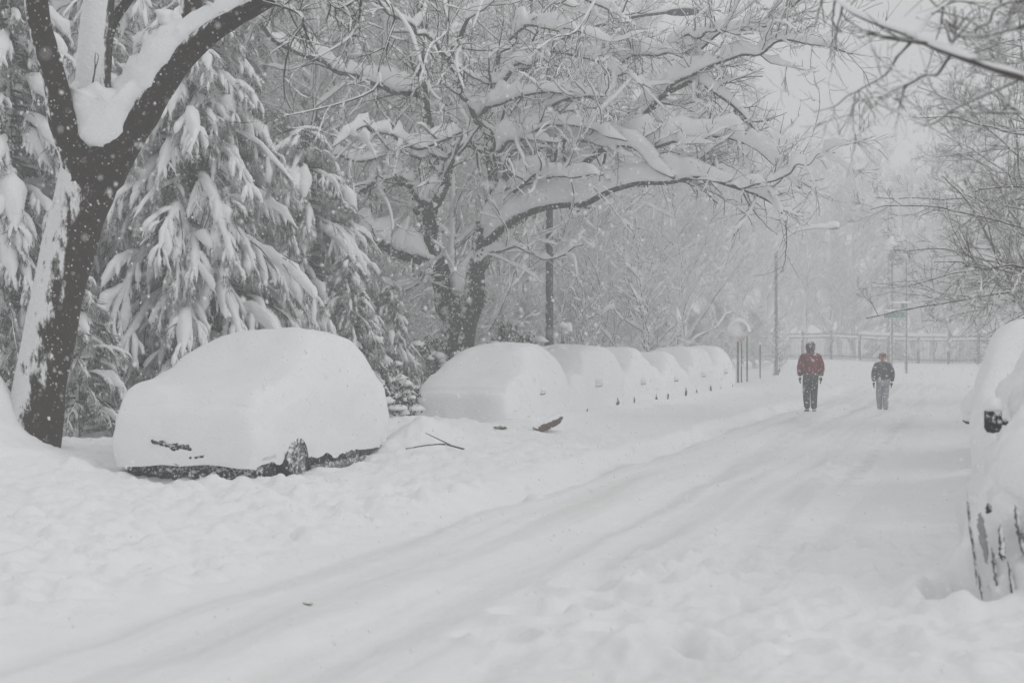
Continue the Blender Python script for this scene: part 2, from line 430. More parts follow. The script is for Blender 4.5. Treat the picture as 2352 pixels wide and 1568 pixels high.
def height(X, Y, fine=True):
    X = np.asarray(X, float); Y = np.asarray(Y, float)
    u = X * SX + Y * SY; v = -X * SY + Y * SX
    z = np.interp(Y, [-50, 25, 41, 45, 60, 78, 114, 160, 300], [0, 0, -.05, -.10, -.08, .05, .36, .6, .8])
    near = sstep(12.5, 15.5, u)                        # the clean cut edge starts further on
    wob = .10 * noise2(u * 1.1, v * .3, 4) + .05 * noise2(u * 3.7, v, 9)
    fade = 1 - sstep(58, 75, u)
    step = sstep(4.88, 5.18, v + wob) * .13 * near + sstep(4.6, 6.6, v + 2 * wob) * .15 * (1 - near)
    bank = step + sstep(5.3, 8.2, v) * .05 + sstep(9.5, 11.5, v) * .14 + sstep(12, 20, v) * .3
    z = z + bank * fade + (1 - fade) * .15 * sstep(5, 9, v)
    z = z + (1 - sstep(-.6, .9, v + wob)) * .12 * fade
    for vc, w, a in ((4.74, .14, .11), (3.25, .24, .06), (2.3, .2, .018), (1.45, .3, .03)):
        brk = np.clip(.75 + 1.1 * noise2(u * .8, v * .0 + vc * 7, 13) + .6 * noise2(u * 2.3, v * 2, 15), .15, 1.3)
        z = z - a * brk * (1 if vc < 4 else .2 + .8 * sstep(13, 16, u)) * np.exp(-((v + .22 * noise2(u * .25, 0 * u, 3) + .06 * noise2(u * 1.6, 0 * u, 5) - vc) / w) ** 2) * fade
    z = z + .035 * np.exp(-((v - 3.9) / .3) ** 2) * fade
    z = z + .09 * np.exp(-((v - 8.02) / .3) ** 2) * sstep(27.5, 29, u) * fade
    # drift against the leaning trunk, and snow thrown up beside the first car
    tx, ty = TREE_XY
    z = z + .95 * np.exp(-(((X - tx + .58) / .46) ** 2 + ((Y - ty + .1) / .8) ** 2))
    z = z + .14 * np.exp(-(((X - tx + .2) / 1.3) ** 2 + ((Y - ty + .3) / 1.2) ** 2))
    for uu, vv, a, ru, rv in ((22.4, 7.6, .36, 1.1, .5), (25, 8.6, .3, 1.6, 1.2), (16.2, 10.9, .2, .8, 1.2), (19.0, 8.6, -.15, 2.6, 1.3), (16.9, 8.7, -.06, .7, 1.6), (27.6, 7.7, .12, .8, .5)):
        z = z + a * np.exp(-(((u - uu) / ru) ** 2 + ((v - vv) / rv) ** 2))
    z = z + .10 * fbm2(X * .22, Y * .22, 21, 3) + .045 * fbm2(X * .9, Y * .9, 31, 3) * (.4 + .9 * sstep(4.5, 6.5, v) + .7 * (1 - sstep(.3, 1.6, v)))
    churn = np.maximum((1 - sstep(1.6, 3.0, v)) * (1 - sstep(13, 18, u)), sstep(4.8, 5.6, v) * (1 - sstep(20, 34, u)))
    z = z + churn * (.09 * np.abs(fbm2(X * 2.6, Y * 2.6, 71, 3)) + .07 * fbm2(X * 1.5, Y * 1.5, 81, 2))
    if fine:
        z = z + churn * .05 * fbm2(X * 6.5, Y * 6.5, 91, 3)
        z = z + .016 * fbm2(X * 4.5, Y * 4.5, 41, 3) + .006 * fbm2(u * 3, v * 22, 51, 2) * sstep(.5, 1.2, v) * (1 - sstep(4.4, 4.9, v))
    return z

def h1(x, y):
    return float(height(np.array([x]), np.array([y]), False)[0])

def axis(lo, hi, dense, growth):
    a, b, s = dense
    mid = list(np.arange(a, b + 1e-6, s))
    up = [mid[-1]]; st = s
    while up[-1] < hi:
        st *= growth; up.append(up[-1] + st)
    dn = [mid[0]]; st = s
    while dn[-1] > lo:
        st *= growth; dn.append(dn[-1] - st)
    return np.array(dn[:0:-1] + mid + up[1:])
gx = axis(-200, 200, (-6.6, 5.4, .021), 1.05)
gy = axis(-40, 260, (7.6, 17.5, .026), 1.013)
GX, GY = np.meshgrid(gx, gy)
GZ = height(GX, GY)
def _local(x, y, r):
    i0, i1 = np.searchsorted(gy, [y - r, y + r]); j0, j1 = np.searchsorted(gx, [x - r, x + r])
    return slice(i0, i1), slice(j0, j1)
for x, y, r, h, el, an in _cl:
    s = _local(x, y, r * 2)
    dx = GX[s] - x; dy = GY[s] - y
    a = (dx * math.cos(an) + dy * math.sin(an)) / el; b = -dx * math.sin(an) + dy * math.cos(an)
    q = (a * a + b * b) / (r * r) * (1 + .9 * noise2(GX[s] * 6, GY[s] * 6, 77))
    GZ[s] += h * np.clip(1 - q, 0, 1) ** .8 * .8
for x, y, r, h in _holes:
    s = _local(x, y, r * 2.5)
    q = ((GX[s] - x) ** 2 + (GY[s] - y) ** 2) / (r * r)
    GZ[s] += h * np.exp(-q ** 1.5) - h * .35 * np.exp(-(np.sqrt(q) - 1.5) ** 2 * 6)
GV = -GX * SY + GY * SX; GU = GX * SX + GY * SY
idx = np.arange(GX.size).reshape(GX.shape)
quads = np.stack([idx[:-1, :-1], idx[:-1, 1:], idx[1:, 1:], idx[1:, :-1]], -1)
vm = GV[:-1, :-1]; um = GU[:-1, :-1]
lane = (vm > .35) & (vm < 4.9) & (um < 72)
pts = np.stack([GX, GY, GZ], -1).reshape(-1, 3)
for nm, mask, mt in (('ground', ~lane, 'snow_ground'), ('road', lane, 'snow_road')):
    qq = quads[mask]
    used, inv = np.unique(qq, return_inverse=True)
    o = MB().add(pts[used], inv.reshape(-1, 4)).build(nm, M[mt])
    tag(o, {'ground': 'deep lumpy snow over the verge, yard and parking lane', 'road': 'snow packed street with shallow wheel ruts'}[nm], nm, kind='structure')

# ------------------------------------------------------------------ branches
def rad(R0, R1, N, p=1.0):
    t = np.linspace(0, 1, N) ** p
    R0 = np.asarray(R0, float)[..., None]; R1 = np.asarray(R1, float)[..., None]
    return R0 + (R1 - R0) * t

def children(P, R, per, g, t0=.2, t1=1., length=(.3, .7), ang=(30, 65), up=.05, wig=.18, N=7, rr=.55, rmin=.004, relen=True, flat=.0, bias=None):
    Mn, N0, _ = P.shape
    t = g.uniform(t0, t1, (Mn, per)) * (N0 - 1)
    i = np.minimum(t.astype(int), N0 - 2); f = (t - i)[..., None]
    m = np.arange(Mn)[:, None]
    pos = P[m, i] * (1 - f) + P[m, i + 1] * f
    tan = norm(P[m, i + 1] - P[m, i])
    r0 = R[m, i] * (1 - f[..., 0]) + R[m, i + 1] * f[..., 0]
    pl = np.linalg.norm(np.diff(P, axis=1), axis=2).sum(1)[:, None]
    L = g.uniform(length[0], length[1], (Mn, per))
    if relen: L = L * pl * (1.15 - .7 * t / (N0 - 1))
    rv = g.normal(size=(Mn, per, 3)); rv[..., 2] *= (1 - flat)
    if bias is not None: rv = rv + np.array(bias)
    perp = norm(rv - (rv * tan).sum(-1, keepdims=True) * tan)
    a = np.radians(g.uniform(ang[0], ang[1], (Mn, per)))[..., None]
    d = norm(np.cos(a) * tan + np.sin(a) * perp)
    pos = pos.reshape(-1, 3); d = d.reshape(-1, 3); L = L.ravel(); r0 = r0.ravel()
    out = np.empty((len(pos), N, 3)); out[:, 0] = pos
    for k in range(1, N):
        d = norm(d + g.normal(size=d.shape) * wig + np.array([0, 0, up]))
        out[:, k] = out[:, k - 1] + d * (L / (N - 1))[:, None]
    rs = np.maximum(r0 * rr, rmin)
    return out, rad(rs, np.maximum(rs * .35, rmin * .6), N)

def snow_on(mb, P, R, load, g, gap=.12, wide=1.15, k=9, taper=True, hmin=.25, add=.004):
    """load: snow height on a level branch."""
    if len(P) == 0: return
    Mn, N, _ = P.shape
    T = norm(np.gradient(P, axis=1))
    hz = np.sqrt(np.maximum(0, 1 - T[..., 2] ** 2))
    fac = sstep(.26, .82, hz)
    fac = np.minimum(fac, np.minimum(np.roll(fac, 1, 1), np.roll(fac, -1, 1)) + .25)
    nz = g.uniform(.35, 1.5, (Mn, N))
    for _ in range(2 if N > 12 else 1):
        nz = (nz + np.roll(nz, 1, 1) + np.roll(nz, -1, 1)) / 3 * .8 + .2 * nz
    ld = np.asarray(load, float)
    ld = ld[:, None] if ld.ndim == 1 else ld
    H = np.maximum(ld * fac * nz * np.linspace(1.1, .5, N), 0)
    holes = g.random((Mn, N)) < gap
    H = np.where(holes, H * .15, H)
    A = R * wide + add + np.minimum(H * .40, .012 + H * .12)
    if taper:
        e = np.ones(N); e[0] = .5; e[-1] = .05
        if N > 6: e[-2] = .6
        if N > 20: e[:7] = np.linspace(.08, 1, 7); e[-5:] = np.linspace(.9, .05, 5)
        H = H * e; A = A * np.where(e < .2, .1, 1)
    A = np.where(H < .15 * (R + .004), np.minimum(A, R * .8), A)
    mb.strips(P, A, H, R * .45, k, low=.12, lump=k >= 9)

def traced(limbs, n=26):
    """limbs: (points px, d0, d1, r0, r1[, load]) -> arrays"""
    Ps, Rs, Ls = [], [], []
    for lb in limbs:
        pts, d0, d1, r0, r1 = lb[:5]
        ds = np.linspace(d0, d1, len(pts))
        Ps.append(smooth_line([P3(x, y, d) for (x, y), d in zip(pts, ds)], n))
        Rs.append(np.linspace(r0, r1, n)); Ls.append(lb[5] if len(lb) > 5 else .2)
    return np.array(Ps), np.array(Rs), np.array(Ls)

def fork_noise(P, g, a):
    """slight crookedness so that traced limbs are not too smooth"""
    M_, N_, _ = P.shape
    k = max(4, N_ // 4)
    c = g.normal(size=(M_, k, 3)) * a * 1.6
    t = np.linspace(0, k - 1.001, N_); i = t.astype(int); f = t - i; f = (f * f * (3 - 2 * f))[None, :, None]
    n = c[:, i] * (1 - f) + c[:, i + 1] * f
    return P + n * np.minimum(1, np.arange(N_) / 6)[None, :, None]

# ------------------------------------------------------------------ the big leaning street tree on the verge
g = np.random.default_rng(3)
tx, ty = TREE_XY
root = thing('street_tree', (tx, ty, h1(tx, ty)), 'big dark leaning street tree on the verge with snow packed in its fork', 'tree')
def rel(mb_P, root):
    return mb_P - np.array(root.location)
def px2r(px, d): return px / F * d
TD = 20.2
tr = smooth_line([P3(*p, TD) for p in ((50, 1120), (66, 1040), (84, 940), (108, 800), (129, 690), (152, 590), (182, 480), (202, 415), (210, 385))], 60)
trr = np.interp(np.linspace(0, 1, 60), [0, .06, .12, .3, .5, .7, .85, .95, 1], [.62, .46, .38, .31, .30, .33, .36, .37, .22])
th = np.linspace(0, 2 * math.pi, 40, endpoint=False)
def bark_tube(P, R, seed, k=40, amp=.05):
    T = norm(np.gradient(P, axis=0)); a = norm(np.cross(T, np.array([1., .1, 0]))); b = np.cross(a, T)
    th = np.linspace(0, 2 * math.pi, k, endpoint=False)
    dirs = np.cos(th)[:, None] * a[:, None] + np.sin(th)[:, None] * b[:, None]
    base = P[:, None] + R[:, None, None] * dirs
    q = base * np.array([7, 7, 1.6])
    rr = 1 + amp * 2 * (noise3(q, seed) + .6 * noise3(q * 2.3, seed + 1)) + .06 * noise3(base * 1.5, seed + 2)
    return (P[:, None] + (R[:, None] * rr)[..., None] * dirs)[None]
loc = np.array(root.location)
mt = MB()
mt.grid(bark_tube(tr, trr, 1) - loc, True)
mt.build('trunk', M['bark_near'], root)
near_limbs = [
    (((200, 470), (196, 400), (170, 345), (143, 270), (126, 190), (104, 110), (86, 30), (78, -80), (60, -260)), TD, TD - .9, .34, .13),
    (((196, 478), (224, 405), (268, 345), (322, 270), (370, 195), (418, 135), (468, 88), (530, 45), (604, 6), (700, -50), (820, -130)), TD, TD - .8, .36, .07),
    (((405, 140), (432, 60), (438, -20), (446, -180)), TD - .3, TD + .5, .17, .12),
]
for i, (pts, d0, d1, r0, r1) in enumerate(near_limbs):
    P = smooth_line([P3(x, y, d) for (x, y), d in zip(pts, np.linspace(d0, d1, len(pts)))], 50)
    tt = np.linspace(0, 1, 50)
    R = (np.interp(tt, [0, .12, .25, .5, 1], [r0 * .55, r0 * .85, r0 * .6, max(r1, r0 * .42), r1]) if i < 2 else np.linspace(r0, r1, 50))
    MB().grid(bark_tube(P, R, 5 + i, 28) - loc, True).build('limb', M['bark_limb'], root)
mw = MB()
P = smooth_line([P3(*p, TD + .25) for p in ((214, 400), (213, 260), (213, 180), (218, 90), (226, 0), (236, -160))], 40)
mw.grid(bark_tube(P, np.linspace(.24, .17, 40), 12, 28) - loc, True)
mw.build('limb', M['bark_white'], root)
mw = MB()
P = smooth_line([P3(*p, TD + .35) for p in ((232, 230), (241, 150), (246, 90), (262, 45), (294, 0), (330, -60))], 30)
mw.grid(bark_tube(P, np.linspace(.09, .055, 30), 13, 16) - loc, True)
mw.build('limb', M['bark_limb'], root)
# snow packed in the fork and along the right limb
def pillow(mb, outline, d, thick, seed, loc, nring=9, n=72, back=.6, push=0.0):
    o = np.array(outline, float)
    o = np.vstack([o, o[:1]])
    L = np.concatenate([[0], np.cumsum(np.linalg.norm(np.diff(o, axis=0), axis=1))])
    s = np.linspace(0, L[-1], n, endpoint=False)
    e = np.stack([np.interp(s, L, o[:, 0]), np.interp(s, L, o[:, 1])], 1)
    e = (np.roll(e, 1, 0) + 2 * e + np.roll(e, -1, 0)) / 4
    c = e.mean(0)
    f = np.concatenate([np.linspace(0, 1, nring), np.linspace(1, 0, nring)[1:]])      # 0 centre, 1 rim
    side = np.concatenate([-np.ones(nring), np.ones(nring - 1)])
    px = c + (e - c)[None] * f[:, None, None]
    th = thick * np.sqrt(np.maximum(0, 1 - f ** 2.6))[:, None] * np.where(side < 0, 1, back)[:, None]
    X = (px[..., 0] - 1176) / F * d; Z = CAMH + (HZ - px[..., 1]) / F * d
    Yv = d + push + side[:, None] * th
    V = np.stack([X, Yv + 0 * X, Z], -1)
    nn = noise3(V * 3, seed + 4) * .08 + noise3(V * 6, seed) * .06 + noise3(V * 17, seed + 1) * .03
    V[..., 1] += np.where(side[:, None] < 0, nn, 0)
    rim = (f > .8)[:, None]
    V[..., 0] += np.where(rim, noise3(V * 9, seed + 2) * .06, 0); V[..., 2] += np.where(rim, noise3(V * 9, seed + 3) * .06, 0)
    mb.grid((V - loc)[None], True)
ms = MB()
pillow(ms, [(150, 196), (168, 205), (185, 206), (214, 186), (240, 196), (272, 206), (302, 192), (322, 168), (352, 150), (380, 172), (344, 226),
            (318, 268), (302, 300), (300, 330), (285, 345), (258, 352), (232, 350), (205, 340), (182, 326), (166, 300), (158, 255)], TD - .26, .22, 3, loc, n=110)
ms.build('snow_cover', M['snow'], root); ms = MB()
Pm = smooth_line([P3(x, y, d) for x, y, d in ((298, 250, TD - .1), (345, 185, TD - .2), (395, 112, TD - .3), (440, 72, TD - .35), (505, 30, TD - .5), (580, -12, TD - .6), (690, -70, TD - .8))], 30)
hh = np.interp(np.linspace(0, 1, 30), [0, .1, .35, .6, 1], [.22, .34, .30, .20, .1]) * (1 + .5 * noise2(np.arange(30) * .6, 0 * np.arange(30), 3))
ms.strips((Pm - loc)[None], hh[None] * .85, hh[None], 0 * hh[None] - .02, 14, low=.7, lump=True)
ms.build('snow_cover', M['snow'], root); ms = MB()
pillow(ms, [(108, 100), (118, 78), (124, 92), (136, 112), (144, 140), (126, 128), (110, 122)], TD - .28, .10, 9, loc, n=40)
ms.build('snow_cover', M['snow'], root); ms = MB()
pillow(ms, [(352, 22), (384, 20), (404, 34), (410, 10), (424, 34), (446, 48), (440, 74), (400, 92), (362, 104), (380, 70), (366, 50)], TD - .05, .2, 10, loc, n=60)
ms.build('snow_cover', M['snow'], root)
# its hanging twigs along the top of the view
g = np.random.default_rng(8)
tw = [
    (((604, 4), (668, 20), (700, 50), (672, 100), (652, 180), (648, 230)), TD - .9, TD - 1.2, .022, .006, .05),
    (((700, -60), (770, 20), (840, -10)), TD - 1, TD - 1.4, .02, .008, .05),
    (((840, -60), (905, 30), (893, 90), (872, 160), (866, 205), (800, 235), (700, 262), (640, 275)), TD - 1, TD - 1.8, .022, .005, .03),
    (((905, 20), (950, 80), (975, 150), (1000, 215), (1030, 250)), TD - 1, TD - 2, .016, .004, .03),
    (((700, 50), (640, 0), (600, 60)), TD - 1, TD - .6, .012, .005, .03),
    (((830, -80), (820, 60), (740, 130), (660, 160)), TD - 1, TD - 2, .014, .004, .03),
    (((1010, -80), (1025, 60), (990, 120), (960, 190)), TD - 1, TD - 2.3, .014, .004, .03),
    (((1120, -60), (1090, 60), (1050, 130), (1066, 210)), TD - 1, TD - 2.3, .012, .004, .03),
    (((1400, -60), (1330, 60), (1270, 90), (1200, 150)), TD - 1, TD - 2.3, .012, .004, .03),
    (((213, 192), (217, 150), (214, 120)), TD - .3, TD - .3, .012, .004, 0),
    (((216, 165), (224, 140), (226, 118)), TD - .3, TD - .3, .007, .003, 0),
]
P0, R0, L0 = traced(tw, 18)
P0 = fork_noise(P0, g, .012)
mc = MB(); sn = MB()
mc.tubes(P0 - loc, R0, 6)
snow_on(sn, P0 - loc, R0, L0, g, .3, 1.1, 7)
P1, R1 = children(P0[:9], R0[:9], 12, g, .1, 1, (.25, .7), (30, 70), -.02, .16, 8, .6, .0035, False)
P2, R2 = children(P1, R1, 5, g, .2, 1, (.1, .35), (30, 70), 0, .16, 5, .7, .003, False)
mc.tubes(P1 - loc, R1, 5); mc.tubes(P2 - loc, R2, 4)
snow_on(sn, P1 - loc, R1, np.full(len(P1), .02), g, .5, 1.1, 6)
mc.build('crown', M['twig_dark'], root)
sn.build('snow_cover', M['snow'], root)

# ------------------------------------------------------------------ conifers
def blades(mb, P, g, n, length, width, down=.6, spread=.8):
    Mn, N, _ = P.shape
    m = g.integers(0, Mn, n); t = g.random(n) ** .7 * (N - 1.001)
    i = t.astype(int); f = (t - i)[:, None]
    pos = P[m, i] * (1 - f) + P[m, i + 1] * f
    tan = norm(P[m, i + 1] - P[m, i])
    d = norm(tan * .8 + g.normal(size=(n, 3)) * spread * .6 + np.array([0, 0, -down]))
    L = g.uniform(length[0], length[1], n)[:, None]
    w = norm(np.cross(d, g.normal(size=(n, 3)))) * (width * g.uniform(.6, 1.3, n))[:, None]
    v = np.stack([pos - w, pos + w, pos + d * L], 1)
    mb.add(v, None, np.arange(3 * n).reshape(-1, 3))

def conifer(name, base, height_, rmax, label, cat='tree', nb=90, seed=1, droop=.5, z0=.06, ndl=90000, mat='needle', load=1.0, lean=(0, 0), blen=(.10, .2), sub=11, group=None, skip=None, bw=.006, pads=.5, shape=.75):
    g = np.random.default_rng(seed)
    root = thing(name, base, label, cat, group)
    mt = MB()
    N = 14
    zz = np.linspace(-.4, height_, N)
    tp = np.stack([zz / height_ * lean[0], zz / height_ * lean[1], zz], 1)
    mt.tubes(tp[None], np.linspace((.006 if mat == 'needle_pale' else .014) * height_ + .03, .015, N)[None], 10)
    mt.build('trunk', M['bark_far' if mat == 'needle_pale' else 'bark'], root)
    f = z0 + (1 - z0) * (np.arange(nb) + g.random(nb)) / nb
    f = f ** 1.15
    az = np.arange(nb) * 2.39996 + g.normal(size=nb) * .3
    L = rmax * (1.02 - f) ** shape * g.uniform(.72, 1.12, nb) + .15
    if skip: L = L * skip(az, f)
    s = np.linspace(0, 1, 12)
    d = np.stack([np.cos(az), np.sin(az)], 1)
    dr = droop * g.uniform(.7, 1.3, nb)
    hor = L[:, None] * (s - .12 * s ** 2)[None]
    zoff = L[:, None] * (.12 * s[None] - dr[:, None] * s[None] ** 1.8)
    P = np.empty((nb, 12, 3))
    P[..., :2] = d[:, None] * hor[..., None] + (f[:, None] * np.array(lean))[:, None]
    P[..., 2] = f[:, None] * height_ + zoff
    P += np.cumsum(g.normal(size=P.shape) * .012, 1)
    P[..., 2] = np.maximum(P[..., 2], .03 + .1 * g.random(P.shape[:2]))
    R = rad(.012 + .012 * L, np.full(nb, .005), 12)
    br = MB(); sn = MB(); nd = MB()
    br.tubes(P, R, 5)
    # flat drooping side sprays
    Q, RQ = children(P, R, sub, g, .10, 1, (.18, .45), (18, 52), -.16, .07, 8, .6, .004, True, flat=.75)
    Q[..., 2] = np.maximum(Q[..., 2], .03)
    br.tubes(Q, RQ, 4)
    K, RK = children(Q, RQ, 3, g, .3, 1, (.35, .7), (20, 50), -.22, .08, 6, .7, .003, True, flat=.5)
    K[..., 2] = np.maximum(K[..., 2], .03)
    def cover(Pc, a, h, gap, k, pr=(.3, .7, .9, 1, .9, .55, .03)):
        Mn, n_, _ = Pc.shape
        t = np.linspace(0, 1, n_)
        nz = g.uniform(.5, 1.4, (Mn, n_)); nz = (nz + np.roll(nz, 1, 1) + np.roll(nz, -1, 1)) / 3
        big = np.where(g.random((Mn, 1)) < gap, .12, 1) * g.uniform(.6, 1.3, (Mn, 1))
        prof = np.interp(t, [0, .2, .4, .6, .8, .93, 1], pr)
        Lc = np.linalg.norm(np.diff(Pc, axis=1), axis=2).sum(1)[:, None]
        big = big * np.clip(Lc / (10 * a), .12, 1)
        A = a * nz * big * prof; H = h * nz * big * prof
        sn.strips(Pc, A, H, np.full((Mn, n_), .008), k, lump=k >= 8)
    heavy = g.random(nb) < pads                       # boughs that still hold their snow: fans of white fingers
    pq = np.repeat(heavy, sub); pk = np.repeat(pq, 3)
    Qh, RQh = children(P[heavy], R[heavy], 20, g, .30, 1, (.20, .46), (8, 44), -.15, .06, 9, .6, .004, True, flat=.8)
    Kh, RKh = children(Qh, RQh, 6, g, .2, 1, (.25, .55), (14, 46), -.24, .09, 6, .7, .003, True, flat=.6)
    for A_ in (Qh, Kh): A_[..., 2] = np.maximum(A_[..., 2], .03)
    br.tubes(Qh, RQh, 4)
    cover(P[heavy], .060 * load, .085 * load, .0, 11, (0, .2, .7, 1, 1, .5, .03))
    cover(Qh, .046 * load, .065 * load, .06, 9, (.3, .7, .9, 1, .9, .6, .02))
    cover(Kh, .028 * load, .034 * load, .15, 8, (.3, .8, 1, .9, .8, .5, .02))
    cover(P[~heavy], .045 * load, .055 * load, .3, 8)
    cover(Q[~pq], .034 * load, .042 * load, .4, 8)
    cover(K[~pk], .028 * load, .03 * load, .5, 6)
    blades(nd, Qh, g, int(ndl * .10), blen, bw, down=.9)
    blades(nd, Kh, g, int(ndl * .30), blen, bw, down=.7, spread=1.1)
    Q, RQ, K = Q[~pq], RQ[~pq], K[~pk]
    blades(nd, P, g, int(ndl * .12), blen, bw)
    blades(nd, Q, g, int(ndl * .28), blen, bw)
    blades(nd, K, g, int(ndl * .28), blen, bw)
    br.build('branch_frame', M['twig'], root)
    nd.build('foliage', M[mat], root, smooth=False)
    sn.build('snow_cover', M['snow'], root)
    return root

def on(px, d, dz=0.0):
    x, y, _ = P3(px, 0, d)
    return (x, y, h1(x, y) + dz)

conifer('pine_tree', on(440, 27.5), 7.4, 3.2, 'full pine behind the nearest buried car, boughs drooping under snow', nb=185, seed=2, ndl=560000, droop=.62, load=1.75, sub=13, blen=(.08, .20), bw=.005, pads=.72, z0=.04, shape=.6)
conifer('pine_tree', on(20, 27), 9.0, 2.3, 'rounded evergreen with fat snow pads, left of the leaning trunk', nb=190, seed=4, ndl=260000, droop=.6, load=2.3, sub=10, mat='needle_pale', pads=.8)
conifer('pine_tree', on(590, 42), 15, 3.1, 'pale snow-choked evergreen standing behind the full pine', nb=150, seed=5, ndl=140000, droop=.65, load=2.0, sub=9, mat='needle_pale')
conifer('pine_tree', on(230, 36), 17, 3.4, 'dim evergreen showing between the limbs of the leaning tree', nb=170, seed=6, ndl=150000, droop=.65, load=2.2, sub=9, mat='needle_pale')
conifer('fir_sapling', on(178, 24.2), 2.5, 1.05, 'small fir with snow-coated fingers beside the leaning trunk', 'sapling', nb=46, seed=7, ndl=26000, droop=.5, load=1.3, sub=8, mat='needle_pale', z0=.2)
conifer('cedar_tree', on(800, 30.5), 3.0, 1.15, 'dark grey-green cedar behind the back of the nearest car', nb=110, seed=8, ndl=120000, droop=.75, load=.85, sub=9, blen=(.06, .14), bw=.008)
conifer('cedar_tree', on(895, 33.5), 2.5, 1.05, 'lower cedar between the first two buried cars', nb=90, seed=9, ndl=90000, droop=.75, load=.9, sub=8, blen=(.06, .14), bw=.008)
conifer('pine_tree', on(700, 33.5), 5.7, 2.9, 'snow-heavy pine between the full pine and the ivied double trunk', nb=150, seed=15, ndl=280000, droop=.62, load=2.0, sub=11, blen=(.08, .2), bw=.006, pads=.75, z0=.04, shape=.55)
conifer('pine_tree', on(235, 30.5), 7.0, 2.1, 'snow-heavy pine just right of the leaning trunk, behind the small fir', nb=120, seed=16, ndl=200000, droop=.62, load=2.0, sub=11, blen=(.08, .2), bw=.006, pads=.75, z0=.06, shape=.55)
conifer('cedar_tree', on(560, 29.5), 3.2, 1.4, 'low cedar right behind the roof of the nearest car', nb=90, seed=10, ndl=90000, droop=.7, load=1.1, sub=8, blen=(.07, .16), bw=.008)
conifer('pine_tree', on(2040, 126), 12.0, 3.1, 'hazy snow-laden pine rising behind the iron fence', nb=60, seed=12, ndl=20000, droop=.6, load=2.0, sub=6, bw=.012)
conifer('pine_tree', on(2250, 121), 7.4, 4.0, 'broad hazy evergreen above the fence near the parked cars', nb=50, seed=13, ndl=18000, droop=.6, load=2.2, sub=6, bw=.012)

# ------------------------------------------------------------------ leafy shrubs
def shrub(base, r, label, seed, nleaf=16000, clumps=60, leaf=(.05, .11), group=None, name='shrub', lw=.018):
    g = np.random.default_rng(seed)
    root = thing(name, base, label, 'shrub', group)
    st = MB()
    n = 26
    az = g.uniform(0, 6.28, n); el = g.uniform(.5, 1.3, n)
    end = np.stack([np.cos(az) * np.cos(el) * r[0], np.sin(az) * np.cos(el) * r[1], np.sin(el) * r[2]], 1) * g.uniform(.8, 1.05, (n, 1))
    t = np.linspace(0, 1, 9)[None, :, None]
    P = end[:, None] * t + np.cumsum(g.normal(size=(n, 9, 3)) * .03, 1) * t
    P[:, 0] = 0
    R = rad(np.full(n, .022), np.full(n, .006), 9)
    P1, R1 = children(P, R, 9, g, .3, 1, (.2, .45), (25, 60), .02, .15, 6, .6, .004)
    st.tubes(P, R, 5); st.tubes(P1, R1, 4)
    st.build('stem', M['twig'], root)
    lf = MB()
    m = g.integers(0, len(P1), nleaf); tt = g.random(nleaf) * 4.99
    i = tt.astype(int); f = (tt - i)[:, None]
    pos = P1[m, i] * (1 - f) + P1[m, i + 1] * f + g.normal(size=(nleaf, 3)) * .05
    d = norm(g.normal(size=(nleaf, 3)) + np.array([0, 0, -.5]))
    w = norm(np.cross(d, g.normal(size=(nleaf, 3)))) * lw
    L = g.uniform(*leaf, nleaf)[:, None]
    v = np.stack([pos, pos + d * L * .5 + w, pos + d * L, pos + d * L * .5 - w], 1)
    lf.add(v, np.arange(4 * nleaf).reshape(-1, 4))
    lf.build('foliage', M['leaf'], root, smooth=False)
    sn = MB()
    snow_on(sn, P1, R1, np.full(len(P1), .09), g, .25, 1.5, 8)
    tips = P1[:, -2]
    for k in range(clumps):
        c = tips[g.integers(0, len(tips))]
        q = g.uniform(.05, .15)
        sn.blob(c + np.array([0, 0, .02]), (q * g.uniform(.8, 1.6), q * g.uniform(.8, 1.5), q * g.uniform(.6, 1.0)), int(g.integers(1, 9999)), .35)
    sn.build('snow_cover', M['snow'], root)
    return root
shrub(on(985, 35.3), (1.0, .9, 1.5), 'dark leafy shrub at the foot of the ivied double trunk', 21)
shrub(on(1180, 36.6), (1.0, .9, 1.75), 'dark leafy shrub left of the steel lamp post', 22)
shrub(on(1085, 34.8), (.45, .45, 1.35), 'small shrub with a white snow cap in front of the double trunk', 23, 5000, 25)
shrub(on(870, 31), (.75, .7, .95), 'low shrub weighed down beside the tail of the nearest car', 24, 9000, 50)
shrub(on(700, 32), (1.1, 1.0, 2.1), 'tall shrub between the full pine and the dark cedar', 25)
shrub(on(905, 27.6), (.5, .4, .5), 'snow-bent evergreen shrub in the gap between the first two cars', 26, 5000, 34)
shrub(on(250, 30), (1.3, 1.0, .95), 'bare dark undergrowth shrub low behind the front of the nearest car', 27, 3000, 12)

